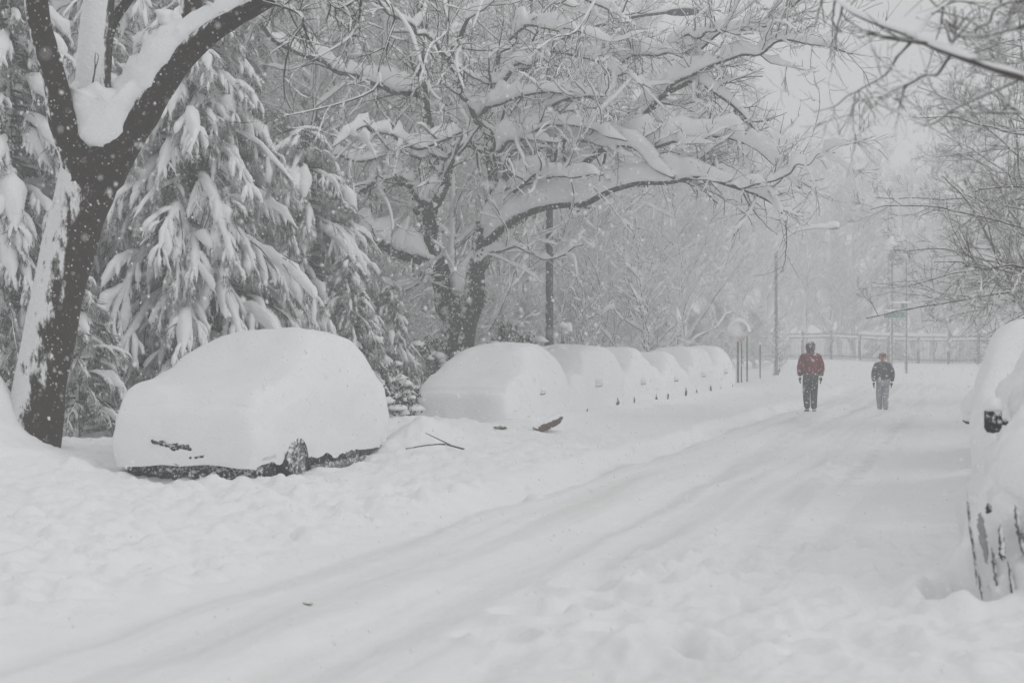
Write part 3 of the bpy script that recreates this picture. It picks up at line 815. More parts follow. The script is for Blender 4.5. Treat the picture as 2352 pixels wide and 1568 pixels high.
# ------------------------------------------------------------------ the spreading tree in the middle
g = np.random.default_rng(14)
CD = 36.8
cx, cy, cz = on(1058, CD)
root = thing('spreading_tree', (cx, cy, cz), 'wide spreading tree with ivied double trunk, its limbs loaded with snow', 'tree')
loc = np.array(root.location)
limbs = [   # points, depth in, depth out, radius in, radius out, snow height
    (((1062, 860), (1052, 760), (1030, 700), (1012, 640), (994, 570), (978, 510), (975, 470)), CD, CD, .25, .17, .06),
    (((1062, 860), (1068, 760), (1082, 680), (1096, 610), (1108, 550), (1122, 520)), CD, CD - .2, .22, .19, .2),
    (((996, 612), (950, 590), (900, 570), (850, 540), (800, 515), (755, 480), (718, 430), (690, 405)), CD, CD - 2.2, .13, .06, .62),
    (((985, 490), (1005, 455), (1016, 405), (1032, 365), (1058, 345), (1090, 320)), CD, CD + .8, .16, .07, .22),
    (((975, 480), (962, 455), (935, 420), (896, 402), (860, 410), (830, 440)), CD, CD - 1.2, .09, .04, .34),
    (((1016, 420), (1005, 360), (990, 310), (966, 211), (959, 169), (970, 110), (960, 20), (965, -60)), CD + .4, CD + 2.5, .12, .06, .15),
    (((966, 220), (930, 206), (872, 200), (801, 172), (731, 136), (660, 108), (600, 60)), CD + 1.5, CD - .5, .075, .04, .45),
    (((1112, 545), (1130, 470), (1142, 400), (1128, 330), (1096, 272)), CD, CD + .6, .14, .10, .25),
    (((1096, 272), (1072, 236), (1048, 176), (1033, 137), (1047, 91), (1082, 28), (1110, -40)), CD + .6, CD + .2, .075, .04, .16),
    (((1033, 137), (984, 98), (949, 67), (889, 28), (850, -20)), CD + .4, CD - .6, .045, .025, .2),
    (((1098, 270), (1135, 214), (1177, 158), (1205, 142), (1250, 140), (1300, 160)), CD + .6, CD - 1, .07, .03, .26),
    (((1128, 225), (1145, 151), (1170, 102), (1205, 35), (1240, -50)), CD + .6, CD + 1.5, .055, .035, .2),
    (((1180, 250), (1215, 110), (1265, 20), (1290, -40)), CD + 2, CD + 3, .07, .05, .3),
    (((1110, 560), (1170, 505), (1223, 480), (1311, 474), (1345, 466), (1405, 436), (1470, 420), (1531, 411), (1581, 403), (1616, 401), (1686, 429), (1750, 452), (1785, 478), (1806, 498)), CD - .2, CD - 4.5, .11, .025, .55),
    (((1112, 550), (1160, 515), (1215, 467), (1264, 422), (1335, 376), (1391, 337), (1433, 299), (1475, 260), (1521, 221), (1563, 196), (1590, 184), (1616, 197), (1651, 228), (1711, 274), (1760, 320)), CD, CD - 2.6, .125, .03, .4),
    (((1150, 420), (1190, 370), (1229, 341), (1292, 327), (1342, 322), (1384, 329), (1433, 341), (1496, 380), (1538, 408)), CD + .3, CD - 3, .075, .03, .6),
    (((1391, 337), (1440, 334), (1493, 330), (1549, 321), (1633, 318), (1704, 332), (1770, 372), (1830, 430)), CD - 1.5, CD - 4, .06, .02, .55),
    (((1521, 221), (1560, 185), (1609, 165), (1686, 134), (1742, 112), (1820, 95), (1900, 105), (1960, 118)), CD - 1.5, CD - 4, .055, .015, .32),
    (((1200, 165), (1240, 134), (1299, 123), (1356, 130), (1391, 144), (1433, 166), (1470, 200)), CD, CD - 2.4, .045, .02, .36),
    (((1390, 170), (1430, 137), (1465, 120), (1521, 123), (1588, 130), (1640, 150)), CD, CD - 2, .04, .02, .33),
    (((1300, -30), (1335, 0), (1405, 32), (1451, 81), (1500, 110)), CD + 1, CD - 1, .05, .02, .25),
    (((1528, 123), (1560, 95), (1616, 81), (1658, 70), (1720, 75)), CD - 1, CD - 3, .035, .015, .22),
    (((1574, 144), (1651, 84), (1721, 63), (1774, 46), (1844, 0), (1900, -60)), CD - 1, CD - 3.4, .035, .018, .2),
    (((1150, 440), (1170, 380), (1180, 340), (1205, 300), (1250, 250), (1330, 220), (1400, 240)), CD + .3, CD - 2, .07, .03, .4),
    (((1140, 350), (1185, 318), (1240, 292), (1300, 286), (1370, 300), (1430, 330)), CD - .4, CD - 2.6, .05, .02, .5),
    (((1120, 245), (1170, 228), (1240, 212), (1310, 222), (1380, 212)), CD - .3, CD - 2.4, .045, .02, .42),
    (((1180, 440), (1220, 412), (1270, 398), (1330, 408), (1390, 398)), CD - .8, CD - 2.8, .045, .02, .45),
    (((1170, 90), (1220, 60), (1280, 62), (1340, 78)), CD + .2, CD - 2, .04, .02, .36),
    (((1060, 300), (1010, 320), (940, 335), (880, 300), (820, 290), (770, 330)), CD, CD - 2.4, .05, .02, .42),
    (((1030, 365), (960, 360), (900, 350), (830, 370), (760, 360), (700, 390)), CD, CD - 2.5, .05, .02, .35),
    (((1075, 640), (1130, 580), (1200, 575), (1280, 590), (1340, 560)), CD, CD - 1.5, .035, .015, .2),
    (((1005, 630), (950, 640), (900, 690), (880, 740)), CD, CD - 1.6, .04, .015, .25),
    (((1680, 425), (1740, 425), (1800, 400), (1850, 370), (1920, 350)), CD - 4, CD - 5, .03, .01, .25),
]
P0, R0, L0 = traced(limbs, 40)
P0 = fork_noise(P0, g, .035)
mt = MB(); mt.tubes(P0 - loc, R0 * 1.12, 12); mt.build('trunk', M['bark_dark'], root)
sn = MB()
snow_on(sn, P0 - loc, R0, L0, g, .04, 1.05, 12, taper=True)
# snow wedged into the forks and plastered down the windward face
for ol, d, th_, sd in (
        ([(1098, 540), (1110, 470), (1130, 440), (1150, 400), (1165, 420), (1150, 470), (1200, 475), (1235, 455), (1220, 472), (1170, 498), (1130, 516), (1112, 530), (1104, 600), (1090, 660), (1060, 690), (1040, 680), (1030, 640), (1050, 610), (1080, 590)], CD - .14, .10, 31),
        ([(905, 392), (940, 412), (966, 440), (985, 420), (1005, 395), (1008, 420), (985, 448), (968, 462), (940, 432), (905, 410)], CD - .3, .12, 32),
        ([(1070, 235), (1090, 225), (1110, 205), (1128, 222), (1105, 255), (1092, 262)], CD + .45, .12, 33),
        ([(982, 540), (990, 520), (1010, 580), (1022, 640), (1015, 640), (996, 600)], CD - .16, .08, 34)):
    pillow(sn, ol, d, th_, sd, loc, n=80)
P1, R1 = children(P0[2:], R0[2:], 8, g, .15, 1, (.5, 2.0), (30, 70), .02, .13, 10, .5, .008, False)
P2, R2 = children(P1, R1, 4, g, .2, 1, (.25, .75), (30, 65), .02, .16, 7, .6, .005, False)
P3_, R3 = children(P2, R2, 3, g, .25, 1, (.12, .42), (25, 60), .04, .18, 5, .7, .0055, False)
T1, RT1 = children(P0[13:24], R0[13:24], 10, g, .5, 1, (.5, 1.5), (25, 60), .04, .12, 9, .5, .007, False, bias=(.5, 0, 0))
T2, RT2 = children(T1, RT1, 7, g, .15, 1, (.25, .7), (25, 55), .03, .16, 6, .6, .0045, False)
mc = MB()
mc.tubes(P1 - loc, R1, 6); mc.tubes(P2 - loc, R2, 5); mc.tubes(P3_ - loc, R3, 4); mc.tubes(T1 - loc, RT1, 5); mc.tubes(T2 - loc, RT2, 4)
snow_on(sn, P1 - loc, R1, g.uniform(.04, .20, len(P1)), g, .12, 1.2, 9)
snow_on(sn, P2 - loc, R2, g.uniform(.015, .085, len(P2)), g, .25, 1.2, 7)
snow_on(sn, P3_ - loc, R3, g.uniform(0, .03, len(P3_)), g, .5, 1.1, 6)
snow_on(sn, T1 - loc, RT1, g.uniform(.02, .1, len(T1)), g, .3, 1.2, 7)
mc.build('crown', M['twig_dark'], root)
sn.build('snow_cover', M['snow'], root)
# ivy on the trunks
iv = MB()
nl = 5200
sel = g.choice([0, 0, 1, 1, 3, 4, 7, 13, 14, 2], nl); tt = g.random(nl) ** np.where(np.isin(sel, [13, 14, 2]), 2.2, 1.0) * np.where(np.isin(sel, [13, 14, 2]), 26, 38)
i = tt.astype(int)
c = P0[sel, i]; rr = R0[sel, i]
keep = noise3(c * 2.2, 5) > -.04
c, rr = c[keep], rr[keep]; n = len(c)
dv = norm(g.normal(size=(n, 3)) + np.array([.5, -.5, -.1]))
pos = c + dv * (rr * g.uniform(.9, 1.5, n) + .02)[:, None]
d = norm(g.normal(size=(n, 3)) + np.array([0, 0, -.8])); w = norm(np.cross(d, dv)) * .03
L = g.uniform(.05, .1, n)[:, None]
iv.add(np.stack([pos, pos + d * L * .5 + w, pos + d * L, pos + d * L * .5 - w], 1) - loc, np.arange(4 * n).reshape(-1, 4))
iv.build('ivy', M['leaf'], root, smooth=False)

# ------------------------------------------------------------------ the overhanging tree at the right edge
g = np.random.default_rng(19)
rx, ry = 4.2, 5.2
rz = h1(rx, ry)
root = thing('overhanging_tree', (rx, ry, rz), 'nearby tree at the edge of the street, one snowy limb hanging across the sky', 'tree')
loc = np.array(root.location)
limbs = [
    (((4246, 2600), (4240, 1500), (4235, 800), (4220, 350), (4200, 0), (4150, -600)), 5.2, 5.2, .16, .11, 0),
    (((4220, 420), (3300, 330), (2700, 258), (2352, 180), (2255, 151), (2167, 120), (2097, 95), (2034, 73), (1957, 27), (1915, -8), (1880, -40)), 5.2, 8.4, .027, .008, .016),
    (((2097, 93), (2130, 45), (2157, 21), (2192, -2), (2230, -40)), 7.6, 8, .009, .006, .01),
    (((2092, 100), (2048, 151), (1992, 204), (1935, 232), (1869, 260)), 7.6, 8.6, .005, .002, .006),
    (((2185, 126), (2139, 169), (2090, 204), (2048, 222), (2023, 221)), 7.2, 7.8, .0065, .0025, .007),
    (((2023, 221), (2062, 260), (2118, 279), (2203, 239), (2308, 200), (2400, 170), (2500, 215)), 7.8, 6.4, .003, .005, .004),
    (((2105, 40), (2150, 60), (2185, 74), (2238, 77), (2308, 76), (2400, 55)), 7.8, 7, .003, .005, .005),
    (((2700, 258), (2500, 260), (2330, 262), (2240, 262), (2180, 240)), 6.4, 8, .008, .0025, .006),
    (((2240, 70), (2290, 20), (2352, 0), (2420, -20)), 7.4, 7, .004, .006, .005),
]
P0, R0, L0 = traced(limbs, 30)
P0[1:] = fork_noise(P0[1:], g, .008)
mt = MB(); mt.tubes(P0[:1] - loc, R0[:1], 16); mt.build('trunk', M['bark'], root)
mc = MB(); sn = MB()
mc.tubes(P0[1:] - loc, R0[1:], 10)
snow_on(sn, P0[1:] - loc, R0[1:], L0[1:], g, .1, 1.1, 9)
P1, R1 = children(P0[1:], R0[1:], 9, g, .35, 1, (.1, .45), (30, 70), -.03, .14, 8, .55, .0016, False)
P2, R2 = children(P1, R1, 6, g, .15, 1, (.05, .2), (30, 65), 0, .16, 5, .7, .0012, False)
mc.tubes(P1 - loc, R1, 5); mc.tubes(P2 - loc, R2, 4)
snow_on(sn, P1 - loc, R1, np.full(len(P1), .004), g, .6, 1.1, 6)
mc.build('crown', M['twig_mist'], root); sn.build('snow_cover', M['snow'], root)

# ------------------------------------------------------------------ bare trees: grown, then copied
def bare_tree(base, height_, label, seed, group=None, spread=1.0, nl=16, per=(8, 6, 5), load=.1, mat='twig', name='bare_tree', r0=None, fork=.25, z0=.16, rmin=.006, angle=(28, 62), up=.07, lean=(0, 0), bark='bark'):
    g = np.random.default_rng(seed)
    root = thing(name, base, label, 'tree', group)
    r0 = r0 or height_ * .014
    N = 22
    t = np.linspace(0, 1, N)
    tp = np.stack([t * lean[0], t * lean[1], t * height_ * .86 - .3], 1)
    tp[:, :2] += np.cumsum(g.normal(size=(N, 2)) * height_ * .006, 0) * t[:, None]
    P0 = tp[None]; R0 = np.interp(t, [0, .05, 1], [r0 * 1.35, r0, r0 * .18])[None]
    L1, RL1 = children(P0, R0, nl, g, z0, .98, (.22 * spread, .42 * spread), angle, up, .10, 16, .55, rmin * 2)
    # even spread of limbs round the trunk
    P1, R1 = children(L1, RL1, per[0], g, .18, 1, (.25, .5), (28, 60), .05, .13, 10, .55, rmin * 1.4)
    P2, R2 = children(P1, R1, per[1], g, .2, 1, (.28, .55), (25, 60), .04, .15, 7, .6, rmin)
    mt = MB(); mt.tubes(P0, R0, 12); mt.tubes(L1, RL1, 8)
    mt.build('trunk', M[bark], root)
    mc = MB(); mc.tubes(P1, R1, 5); mc.tubes(P2, R2, 4)
    if per[2]:
        P3c, R3c = children(P2, R2, per[2], g, .2, 1, (.35, .7), (25, 55), .03, .16, 5, .7, rmin * .8)
        mc.tubes(P3c, R3c, 3)
    mc.build('crown', M[mat], root)
    sn = MB()
    snow_on(sn, L1, RL1, g.uniform(.6, 1.6, len(L1)) * load * 1.5, g, .12, 1.1, 8)
    snow_on(sn, P1, R1, g.uniform(.5, 1.4, len(P1)) * load, g, .22, 1.2, 7)
    snow_on(sn, P2, R2, g.uniform(.2, 1.1, len(P2)) * load * .45, g, .3, 1.2, 5)
    sn.build('snow_cover', M['snow'], root)
    return root

# tall right hand tree whose twigs fill the edge of the frame
bare_tree(on(2530, 23), 9.5, 'twiggy bare tree over the parked cars at the kerb, fine branches reaching into the street', 41, nl=44, per=(11, 9, 4), load=.004, spread=1.25, rmin=.0022, mat='twig_right', z0=.25, angle=(55, 95), up=-.01, r0=.06)
bare_tree(on(2460, 33), 12, 'second bare tree beyond the parked cars, behind the twiggy one', 42, nl=46, per=(11, 9, 4), load=.010, spread=1.2, rmin=.003, mat='twig_right', z0=.2, angle=(50, 92), up=-.01, r0=.08)
bare_tree(on(2400, 48), 14, 'third bare tree along the right kerb, paler and farther off', 43, nl=44, per=(10, 8, 4), load=.035, spread=1.15, rmin=.0042, mat='twig_right', z0=.12, angle=(45, 88), up=.0, r0=.13)
# two saplings beyond the parked cars
def sapling(base, h_, label, seed):
    return bare_tree(base, h_, label, seed, nl=34, per=(7, 4, 0), load=.09, spread=1.25, rmin=.006, z0=.12, angle=(38, 62), up=.05, r0=.05, name='sapling')
sapling(on(1480, 52), 5.4, 'slim young tree with upswept snowy branches above the third buried roof', 51)
sapling(on(1333, 50), 4.3, 'slim young tree just right of the steel lamp post', 52)
sapling(on(1790, 84), 3.2, 'tiny snowy sapling at the foot of the curved street lamp', 53)

# the woods: five grown trees, copied with their own turn and size
W = []
for k in range(5):
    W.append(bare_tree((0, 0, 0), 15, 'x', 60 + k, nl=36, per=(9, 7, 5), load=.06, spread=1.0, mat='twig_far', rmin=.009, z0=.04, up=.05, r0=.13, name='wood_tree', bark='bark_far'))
used = [False] * 5
def wood(px, d, h_, rz, k, label, group, dz=0):
    x, y, z = on(px, d, dz)
    s = h_ / 13.5
    sc_ = (s * 1.05, s * 1.05, s)
    if not used[k]:
        used[k] = True
        o = W[k]; o.location = (x, y, z); o.rotation_euler = (0, 0, rz); o.scale = sc_
        o['label'] = label; o['group'] = group
        return o
    return copy_thing(W[k], (x, y, z), rz, sc_, label, group)
g = np.random.default_rng(77)
GL = ('bare snow-caked tree crowded behind the evergreens', 'bare trees behind the evergreens')
GM = ('pale bare tree in the hazy wood behind the row of buried cars', 'bare trees behind the buried cars')
GR = ('faint bare tree in the falling snow beyond the iron fence', 'bare trees beyond the iron fence')
for i, (px, d, h_) in enumerate(((-140, 40, 15), (60, 44, 17), (210, 50, 18), (380, 46, 17), (520, 42, 16), (640, 50, 18), (760, 44, 16), (870, 48, 17), (960, 56, 19), (1040, 46, 15), (120, 58, 20), (450, 60, 20), (800, 62, 20), (-40, 52, 18), (300, 40, 13), (700, 40, 12))):
    wood(px, d, h_, g.uniform(0, 6.28), i % 5, *GL)
for i, (px, d, h_) in enumerate(((1110, 60, 18), (1200, 66, 19), (1290, 58, 15), (1350, 74, 18), (1430, 66, 15), (1500, 78, 17), (1570, 70, 14), (1640, 86, 17), (1250, 88, 21), (1400, 92, 20), (1560, 98, 18), (1700, 100, 17), (1160, 50, 11), (1380, 56, 9))):
    wood(px, d, h_, g.uniform(0, 6.28), (i + 2) % 5, *GM)
for i, (px, d, h_) in enumerate(((1760, 126, 17), (1850, 126, 17), (1900, 138, 20), (1960, 128, 15), (2060, 132, 15), (2140, 122, 16), (2230, 128, 18), (2330, 122, 17), (2420, 118, 17), (1810, 145, 20), (2000, 150, 19), (2100, 150, 18), (2290, 145, 20), (1700, 135, 20), (2500, 105, 16), (1930, 128, 13), (2180, 124, 11))):
    wood(px, d, h_, g.uniform(0, 6.28), (i + 1) % 5, *GR)

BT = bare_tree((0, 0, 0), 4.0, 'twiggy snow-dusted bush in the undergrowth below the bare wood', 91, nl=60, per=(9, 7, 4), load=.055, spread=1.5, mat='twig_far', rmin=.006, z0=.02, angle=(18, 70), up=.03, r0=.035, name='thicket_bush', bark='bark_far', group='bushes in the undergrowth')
BT['category'] = 'bush'
BT.location = on(1000, 46)
g = np.random.default_rng(78)
for px, d, s_ in ((930, 43, .9), (1070, 44, .8), (1150, 47, .95), (1215, 52, 1.0), (1290, 57, .9), (1370, 60, 1.0), (1440, 63, .85), (1510, 66, 1.0), (1590, 72, 1.0), (1660, 78, 1.0), (1730, 92, 1.1), (870, 40, 1.1), (780, 42, 1.2), (690, 41, 1.2), (590, 40, 1.1), (480, 39, 1.1), (370, 38, 1.0), (270, 37, 1.0), (150, 36, 1.0), (60, 35, 1.0), (-40, 34, 1.0)):
    copy_thing(BT, on(px, d), g.uniform(0, 6.28), (s_, s_, s_ * g.uniform(.8, 1.1)))

# ------------------------------------------------------------------ cars under snow
def section(W0, Wb, Wr, H, z0, zb, n=34):
    zb = min(zb, H - .16)
    pts = [(W0 * .97, z0), (W0, z0 + (zb - z0) * .35), (Wb, zb - .05), (Wb * .97, zb + (H - zb) * .22), (Wr + (Wb - Wr) * .25, zb + (H - zb) * .66), (Wr * .93, H - (H - zb) * .12), (Wr * .62, H - .015), (0, H)]
    half = smooth_line(np.array([(a, b, 0) for a, b in pts]), n)[:, :2]
    left = half[::-1][1:].copy(); left[:, 0] *= -1
    return np.vstack([half, left])
def loft_car(stations, seed, amp=.02, n=34, ns=70, z0f=None, streak=0.0):
    """stations: (y, H, W0, Wb, Wr, z0, zb) -> shell with closed ends"""
    st = np.array(stations, float)
    ys = np.linspace(0, 1, ns)
    key = np.linspace(0, 1, len(st))
    e = np.vstack([2 * st[0] - st[1], st, 2 * st[-1] - st[-2]])
    S = np.array([[np.interp(t, key, st[:, c]) for c in range(7)] for t in ys])
    for _ in range(3):
        S[1:-1] = (S[:-2] + 2 * S[1:-1] + S[2:]) / 4
    V = []
    for y, H, W0, Wb, Wr, z0, zb in S:
        s = section(W0, Wb, Wr, H, z0, zb, n)
        V.append(np.stack([s[:, 0], np.full(len(s), y), s[:, 1]], 1))
    V = np.array(V)
    # rounded near and far ends
    def cap(ring, y_out):
        c = np.array([0, 0, ring[:, 2].min()])
        out = []
        for f, o in ((.975, .4), (.92, .66), (.8, .84), (.55, .95), (.2, 1.0), (.0, 1.0)):
            q = c + (ring - c) * np.array([f, 1, f])
            q[:, 1] = ring[:, 1] + y_out * o; out.append(q)
        return out
    near = cap(V[0], -.16)[::-1]; far = cap(V[-1], .16)
    V = np.array(list(near) + list(V) + list(far))
    nn = noise3(V * 1.6, seed) * 2 * amp * 1.5 + noise3(V * 4, seed + 1) * amp * 1.2 + noise3(V * 11, seed + 2) * amp * .5
    if streak: nn = nn + streak * (noise3(V * np.array([7, 7, .8]), seed + 3) * 2 + noise3(V * np.array([16, 16, 1.4]), seed + 4))
    N = np.cross(np.gradient(V, axis=0), np.gradient(V, axis=1))
    N = norm(N)
    out = V - V.mean((0, 1)); sgn = np.sign((N * out).sum(-1).mean()) or 1
    V = V + N * sgn * nn[..., None]
    # the ragged lower hem
    if z0f is not None:
        k = V.shape[1]
        for j in (0, 1, 2, k - 1, k - 2, k - 3):
            V[:, j, 2] += z0f(V[:, j, 0], V[:, j, 1])
    return V[None]

def car_profile(L, Hr, hood, snow, W, kind):
    """stations of the bare car + an even snow layer"""
    s = snow
    if kind == 'hatch':
        pr = [(0, .62), (.06, .72), (.25, .82), (.75, hood), (1.0, hood + .05), (1.75, Hr - .06), (2.1, Hr), (L - 1.2, Hr), (L - .7, Hr - .12), (L - .25, Hr - .55), (L - .05, .8), (L, .7)]
    elif kind == 'sedan':
        pr = [(0, .6), (.06, .7), (.25, .8), (.9, hood), (1.15, hood + .05), (1.9, Hr - .06), (2.3, Hr), (L - 1.7, Hr - .02), (L - 1.0, Hr - .36), (L - .6, hood + .05), (L - .1, hood - .04), (L, .65)]
    else:
        pr = [(0, .75), (.06, .9), (.25, 1.0), (.8, hood), (1.0, hood + .08), (1.5, Hr - .08), (1.85, Hr), (L - .5, Hr), (L - .22, Hr - .1), (L - .08, Hr - .6), (L - .02, .9), (L, .8)]
    st = []
    for y, z in pr:
        roof = np.clip((z - hood) / max(.01, Hr - hood), 0, 1)
        end = 0 if .1 < y < L - .12 else 1
        Wb = W * (1 - .07 * end); Wr = W * (.86 - .16 * roof) * (1 - .05 * end)
        st.append((y, z, Wb, Wb, Wr, .2, min(z - .1, hood - .05)))
    bare = st
    fat = []
    for (y, z, W0, Wb, Wr, z0, zb) in bare:
        e = (y / L - .5) * 2
        fat.append((y + e * s * .45, z + s * (.85 if z < Hr - .3 else 1.0), W0 + s * .22, Wb + s * .26, Wr + s * .30, z0 + .0, zb + s * .3))
    return bare, fat

def wheel(parent, x, y, r, side, snowy=True):
    a = np.linspace(0, 2 * math.pi, 28, endpoint=False)
    w = .2
    prof = [(r * .66, -w / 2), (r * .94, -w / 2), (r, -w / 2 + .03), (r, w / 2 - .03), (r * .94, w / 2), (r * .66, w / 2)]
    V = np.array([[(px_, ar * math.cos(t), ar * math.sin(t)) for t in a] for ar, px_ in prof])
    o = MB().grid(V[None], True).build('wheel', M['tyre'], parent)
    o.location = (x, y, r)
    mr = MB()
    V = np.array([[(side * px_, ar * math.cos(t), ar * math.sin(t)) for t in a] for ar, px_ in ((r * .68, .095), (r * .62, .10), (r * .56, .05), (.02, .05))])
    mr.grid(V[None], True)
    for k in range(6):
        t = k * math.pi / 3 + .3
        mr.tubes(np.array([[side * .07, math.cos(t) * r * q, math.sin(t) * r * q] for q in (.08, .35, .6)])[None], np.array([[.03, .024, .02]]), 6)
    V = np.array([[(side * px_, ar * math.cos(t), ar * math.sin(t)) for t in a] for ar, px_ in ((.001, .1), (r * .14, .1), (r * .17, .05))])
    mr.grid(V[None], True)
    mr.build('rim', M['rim'], o)
    return o

def mirror(parent, x, y, z, side, sz=(.2, .1, .13), mat='plastic', cap=.05):
    root_ = MB()
    V = []
    for f, s_ in ((0, .55), (.15, .9), (.5, 1.0), (.85, .92), (1, .6)):
        t = np.linspace(0, 2 * math.pi, 16, endpoint=False)
        ex = np.sign(np.cos(t)) * np.abs(np.cos(t)) ** .6; ey = np.sign(np.sin(t)) * np.abs(np.sin(t)) ** .6
        V.append(np.stack([side * sz[0] * f + 0 * t, ex * sz[1] / 2 * s_, ey * sz[2] / 2 * s_], 1))
    root_.grid(np.array(V)[None], True)
    root_.tubes(np.array([[-.09 * side, .02, -.03], [0, .01, -.01], [.03 * side, 0, 0]])[None], np.array([[.02, .022, .025]]), 8)
    o = root_.build('mirror', M[mat], parent)
    o.location = (x, y, z)
    sb = MB().blob((side * sz[0] * .5, 0, sz[2] * .42), (sz[0] * .56, sz[1] * .7, cap + .03), 3, .2, flat=.3)
    sb.build('snow_cap', M['snow'], o)
    return o

def snow_car(u, v, zb, label, kind='sedan', L=4.4, Hr=1.42, hood=.95, snow=.42, W=.86, seed=1, paint='paint_dark', hem=.0, group='cars buried in snow along the kerb', streak=0.0, mir=True, wheels=True, z0f=None, amp=.03, skirt=0.0):
    x, y = uv2xy(u, v)
    root = thing('parked_car', (x, y, zb), label, 'car', group, rz=-ANG)
    bare, fat = car_profile(L, Hr, hood, snow, W, kind)
    V = loft_car(bare, seed, 0.0, 22, 46)
    MB().grid(V, False).build('body', M[paint], root)
    fat = [(a, b, c, d, e, f + hem, max(g_, f + hem + .25)) for a, b, c, d, e, f, g_ in fat]
    if skirt: fat = [(a, b, c + skirt, d, e, f, g_) for a, b, c, d, e, f, g_ in fat]
    V = loft_car(fat, seed + 10, amp, 40, 110, z0f=z0f, streak=streak)
    MB().grid(V, False).build('snow_cover', M['snow_car'], root)
    if wheels:
        for yy in (.8, L - .85):
            wheel(root, W - .09 + (.125 if seed == 3 and yy < 1 else 0), yy - .08 * (seed == 3), .31, 1)
            wheel(root, -W + .09, yy, .31, -1)
    if mir:
        mirror(root, W + snow * .2 - .03, 1.62, hood + .05, 1, (.17, .09, .10), 'mirror_iced', .06)
    return root

def hem_noise(seed, a, b=0.0):
    def f(x, y):
        p = np.stack([x * 3, y * 3, 0 * x], -1)
        return a * (noise3(p, seed) * 1.4 + noise3(p * 3.1, seed + 1) + .6 * noise3(p * 8, seed + 2)) + b
    return f

# nearest car
c1 = snow_car(17.45, 8.76, -.06, 'nearest car on the left kerb, wheel and dark bumper showing under the snow', 'hatch', L=3.75, Hr=1.42, hood=.98, snow=.48, W=.86, seed=3, mir=False, hem=.12, z0f=lambda x, y: hem_noise(3, .05)(x, y) + .14 * np.exp(-((y - .72) / .27) ** 4) * (x > 0), paint='paint_dark')
# its front: dark bumper and the patch of grille where the snow has slid off
mb = MB()
yb = np.linspace(-.86, .86, 40)
V = []
for zc, dy in ((.06, .05), (.10, -.03), (.20, -.07), (.29, -.06), (.34, .02)):
    V.append(np.stack([yb, dy - .15 + .2 * (np.abs(yb) / .86) ** 4, np.full(40, zc) + .006 * noise2(yb * 9, 0 * yb, int(zc * 100))], 1))
mb.grid(np.array(V)[None], False).build('bumper', M['plastic'], c1)
# exposed grille: a ragged low patch
def ragged(outline, y, depth, seed, n=60):
    o = np.array(outline, float); o = np.vstack([o, o[:1]])
    Ln = np.concatenate([[0], np.cumsum(np.linalg.norm(np.diff(o, axis=0), axis=1))])
    s = np.linspace(0, Ln[-1], n, endpoint=False)
    e = np.stack([np.interp(s, Ln, o[:, 0]), np.interp(s, Ln, o[:, 1])], 1)
    e = e + np.stack([noise2(s * 30, 0 * s, seed), noise2(s * 30, 0 * s, seed + 5)], 1) * .022
    c = e.mean(0)
    V = []
    for f, dy in ((1.0, depth), (.98, 0), (.6, -.004), (.2, -.004)):
        q = c + (e - c) * f
        V.append(np.stack([q[:, 0], np.full(n, y + dy), q[:, 1]], 1))
    return np.array(V)[None]
bare_front = -.385
mb = MB()
mb.grid(ragged([(-.36, .615), (-.18, .60), (-.12, .57), (-.05, .595), (.10, .57), (.155, .55), (.15, .50), (.02, .51), (-.05, .47), (-.12, .53), (-.22, .555), (-.36, .57)], bare_front, .1, 4), True)
mb.build('grille', M['plastic'], c1)
mb = MB()
mb.grid(ragged([(.02, .44), (.24, .43), (.32, .455), (.30, .42), (.15, .405), (.03, .42)], bare_front + .01, .2, 5, 40), True)
mb.grid(ragged([(-.60, .37), (-.50, .40), (-.46, .38), (-.5, .35), (-.58, .345)], bare_front + .03, .2, 6, 30), True)
mb.build('number_plate', M['plastic'], c1)
mb = MB().box((.72, -.045, .20), (.15, .04, .035), .18); mb.build('fog_lamp', M['orange'], c1)
mb = MB()
yy = np.linspace(1.15, 3.1, 30)
V = [np.stack([np.full(30, xx), yy, np.full(30, zz)], 1) for xx, zz in ((.90, .08), (.965, .14), (.972, .19), (.96, .24))]
mb.grid(np.array(V)[None], False).build('sill', M['paint_grey'], c1)

rows = [
    (28.9, 9.06, -.25, 'rounded snow mound of a car, second along the left kerb, by the fallen log', 'hatch', 4.1, 1.38, .93, .52, .84, 21),
    (33.6, 9.02, -.25, 'buried car right in front of the steel lamp post', 'wagon', 4.5, 1.44, .97, .42, .87, 22),
    (38.6, 9.04, -.28, 'fourth buried car, its dark mirror showing below the taller sapling', 'sedan', 4.4, 1.36, .93, .50, .85, 23),
    (43.4, 9.06, -.30, 'low buried car between the sapling and the pointed signpost', 'sedan', 4.4, 1.36, .92, .40, .86, 24),
    (48.4, 9.1, -.30, 'buried car with the pointed snowy signpost behind it', 'wagon', 4.3, 1.42, .95, .42, .86, 25),
    (53.0, 9.1, -.28, 'last buried car of the left row, nearest the round snow-capped sign', 'hatch', 4.2, 1.42, .95, .42, .86, 26),
]
for (u, v, zb, lab, kind, L, Hr, hood, snow, W_, sd) in rows:
    c = snow_car(u, v, zb, lab, kind, L, Hr, hood, snow, W_, sd, hem=.06, z0f=hem_noise(sd, .06, .02))
    # a ragged patch of dark arch showing at each wheel on the street side
    gg = np.random.default_rng(sd)
    for yy in ((.75, L - .85) if sd != 21 else (.75,)):
        mb = MB(); y0 = yy + gg.uniform(-.2, .2)
        mb.blob((W_ + snow * .2 + .012, y0, gg.uniform(.46, .54)), (.022, gg.uniform(.05, .10), gg.uniform(.09, .15)), int(gg.integers(1, 999)), .8, 3.2, 16, 11, 1)
        mb.build('wheel_arch', M['plastic'], c)

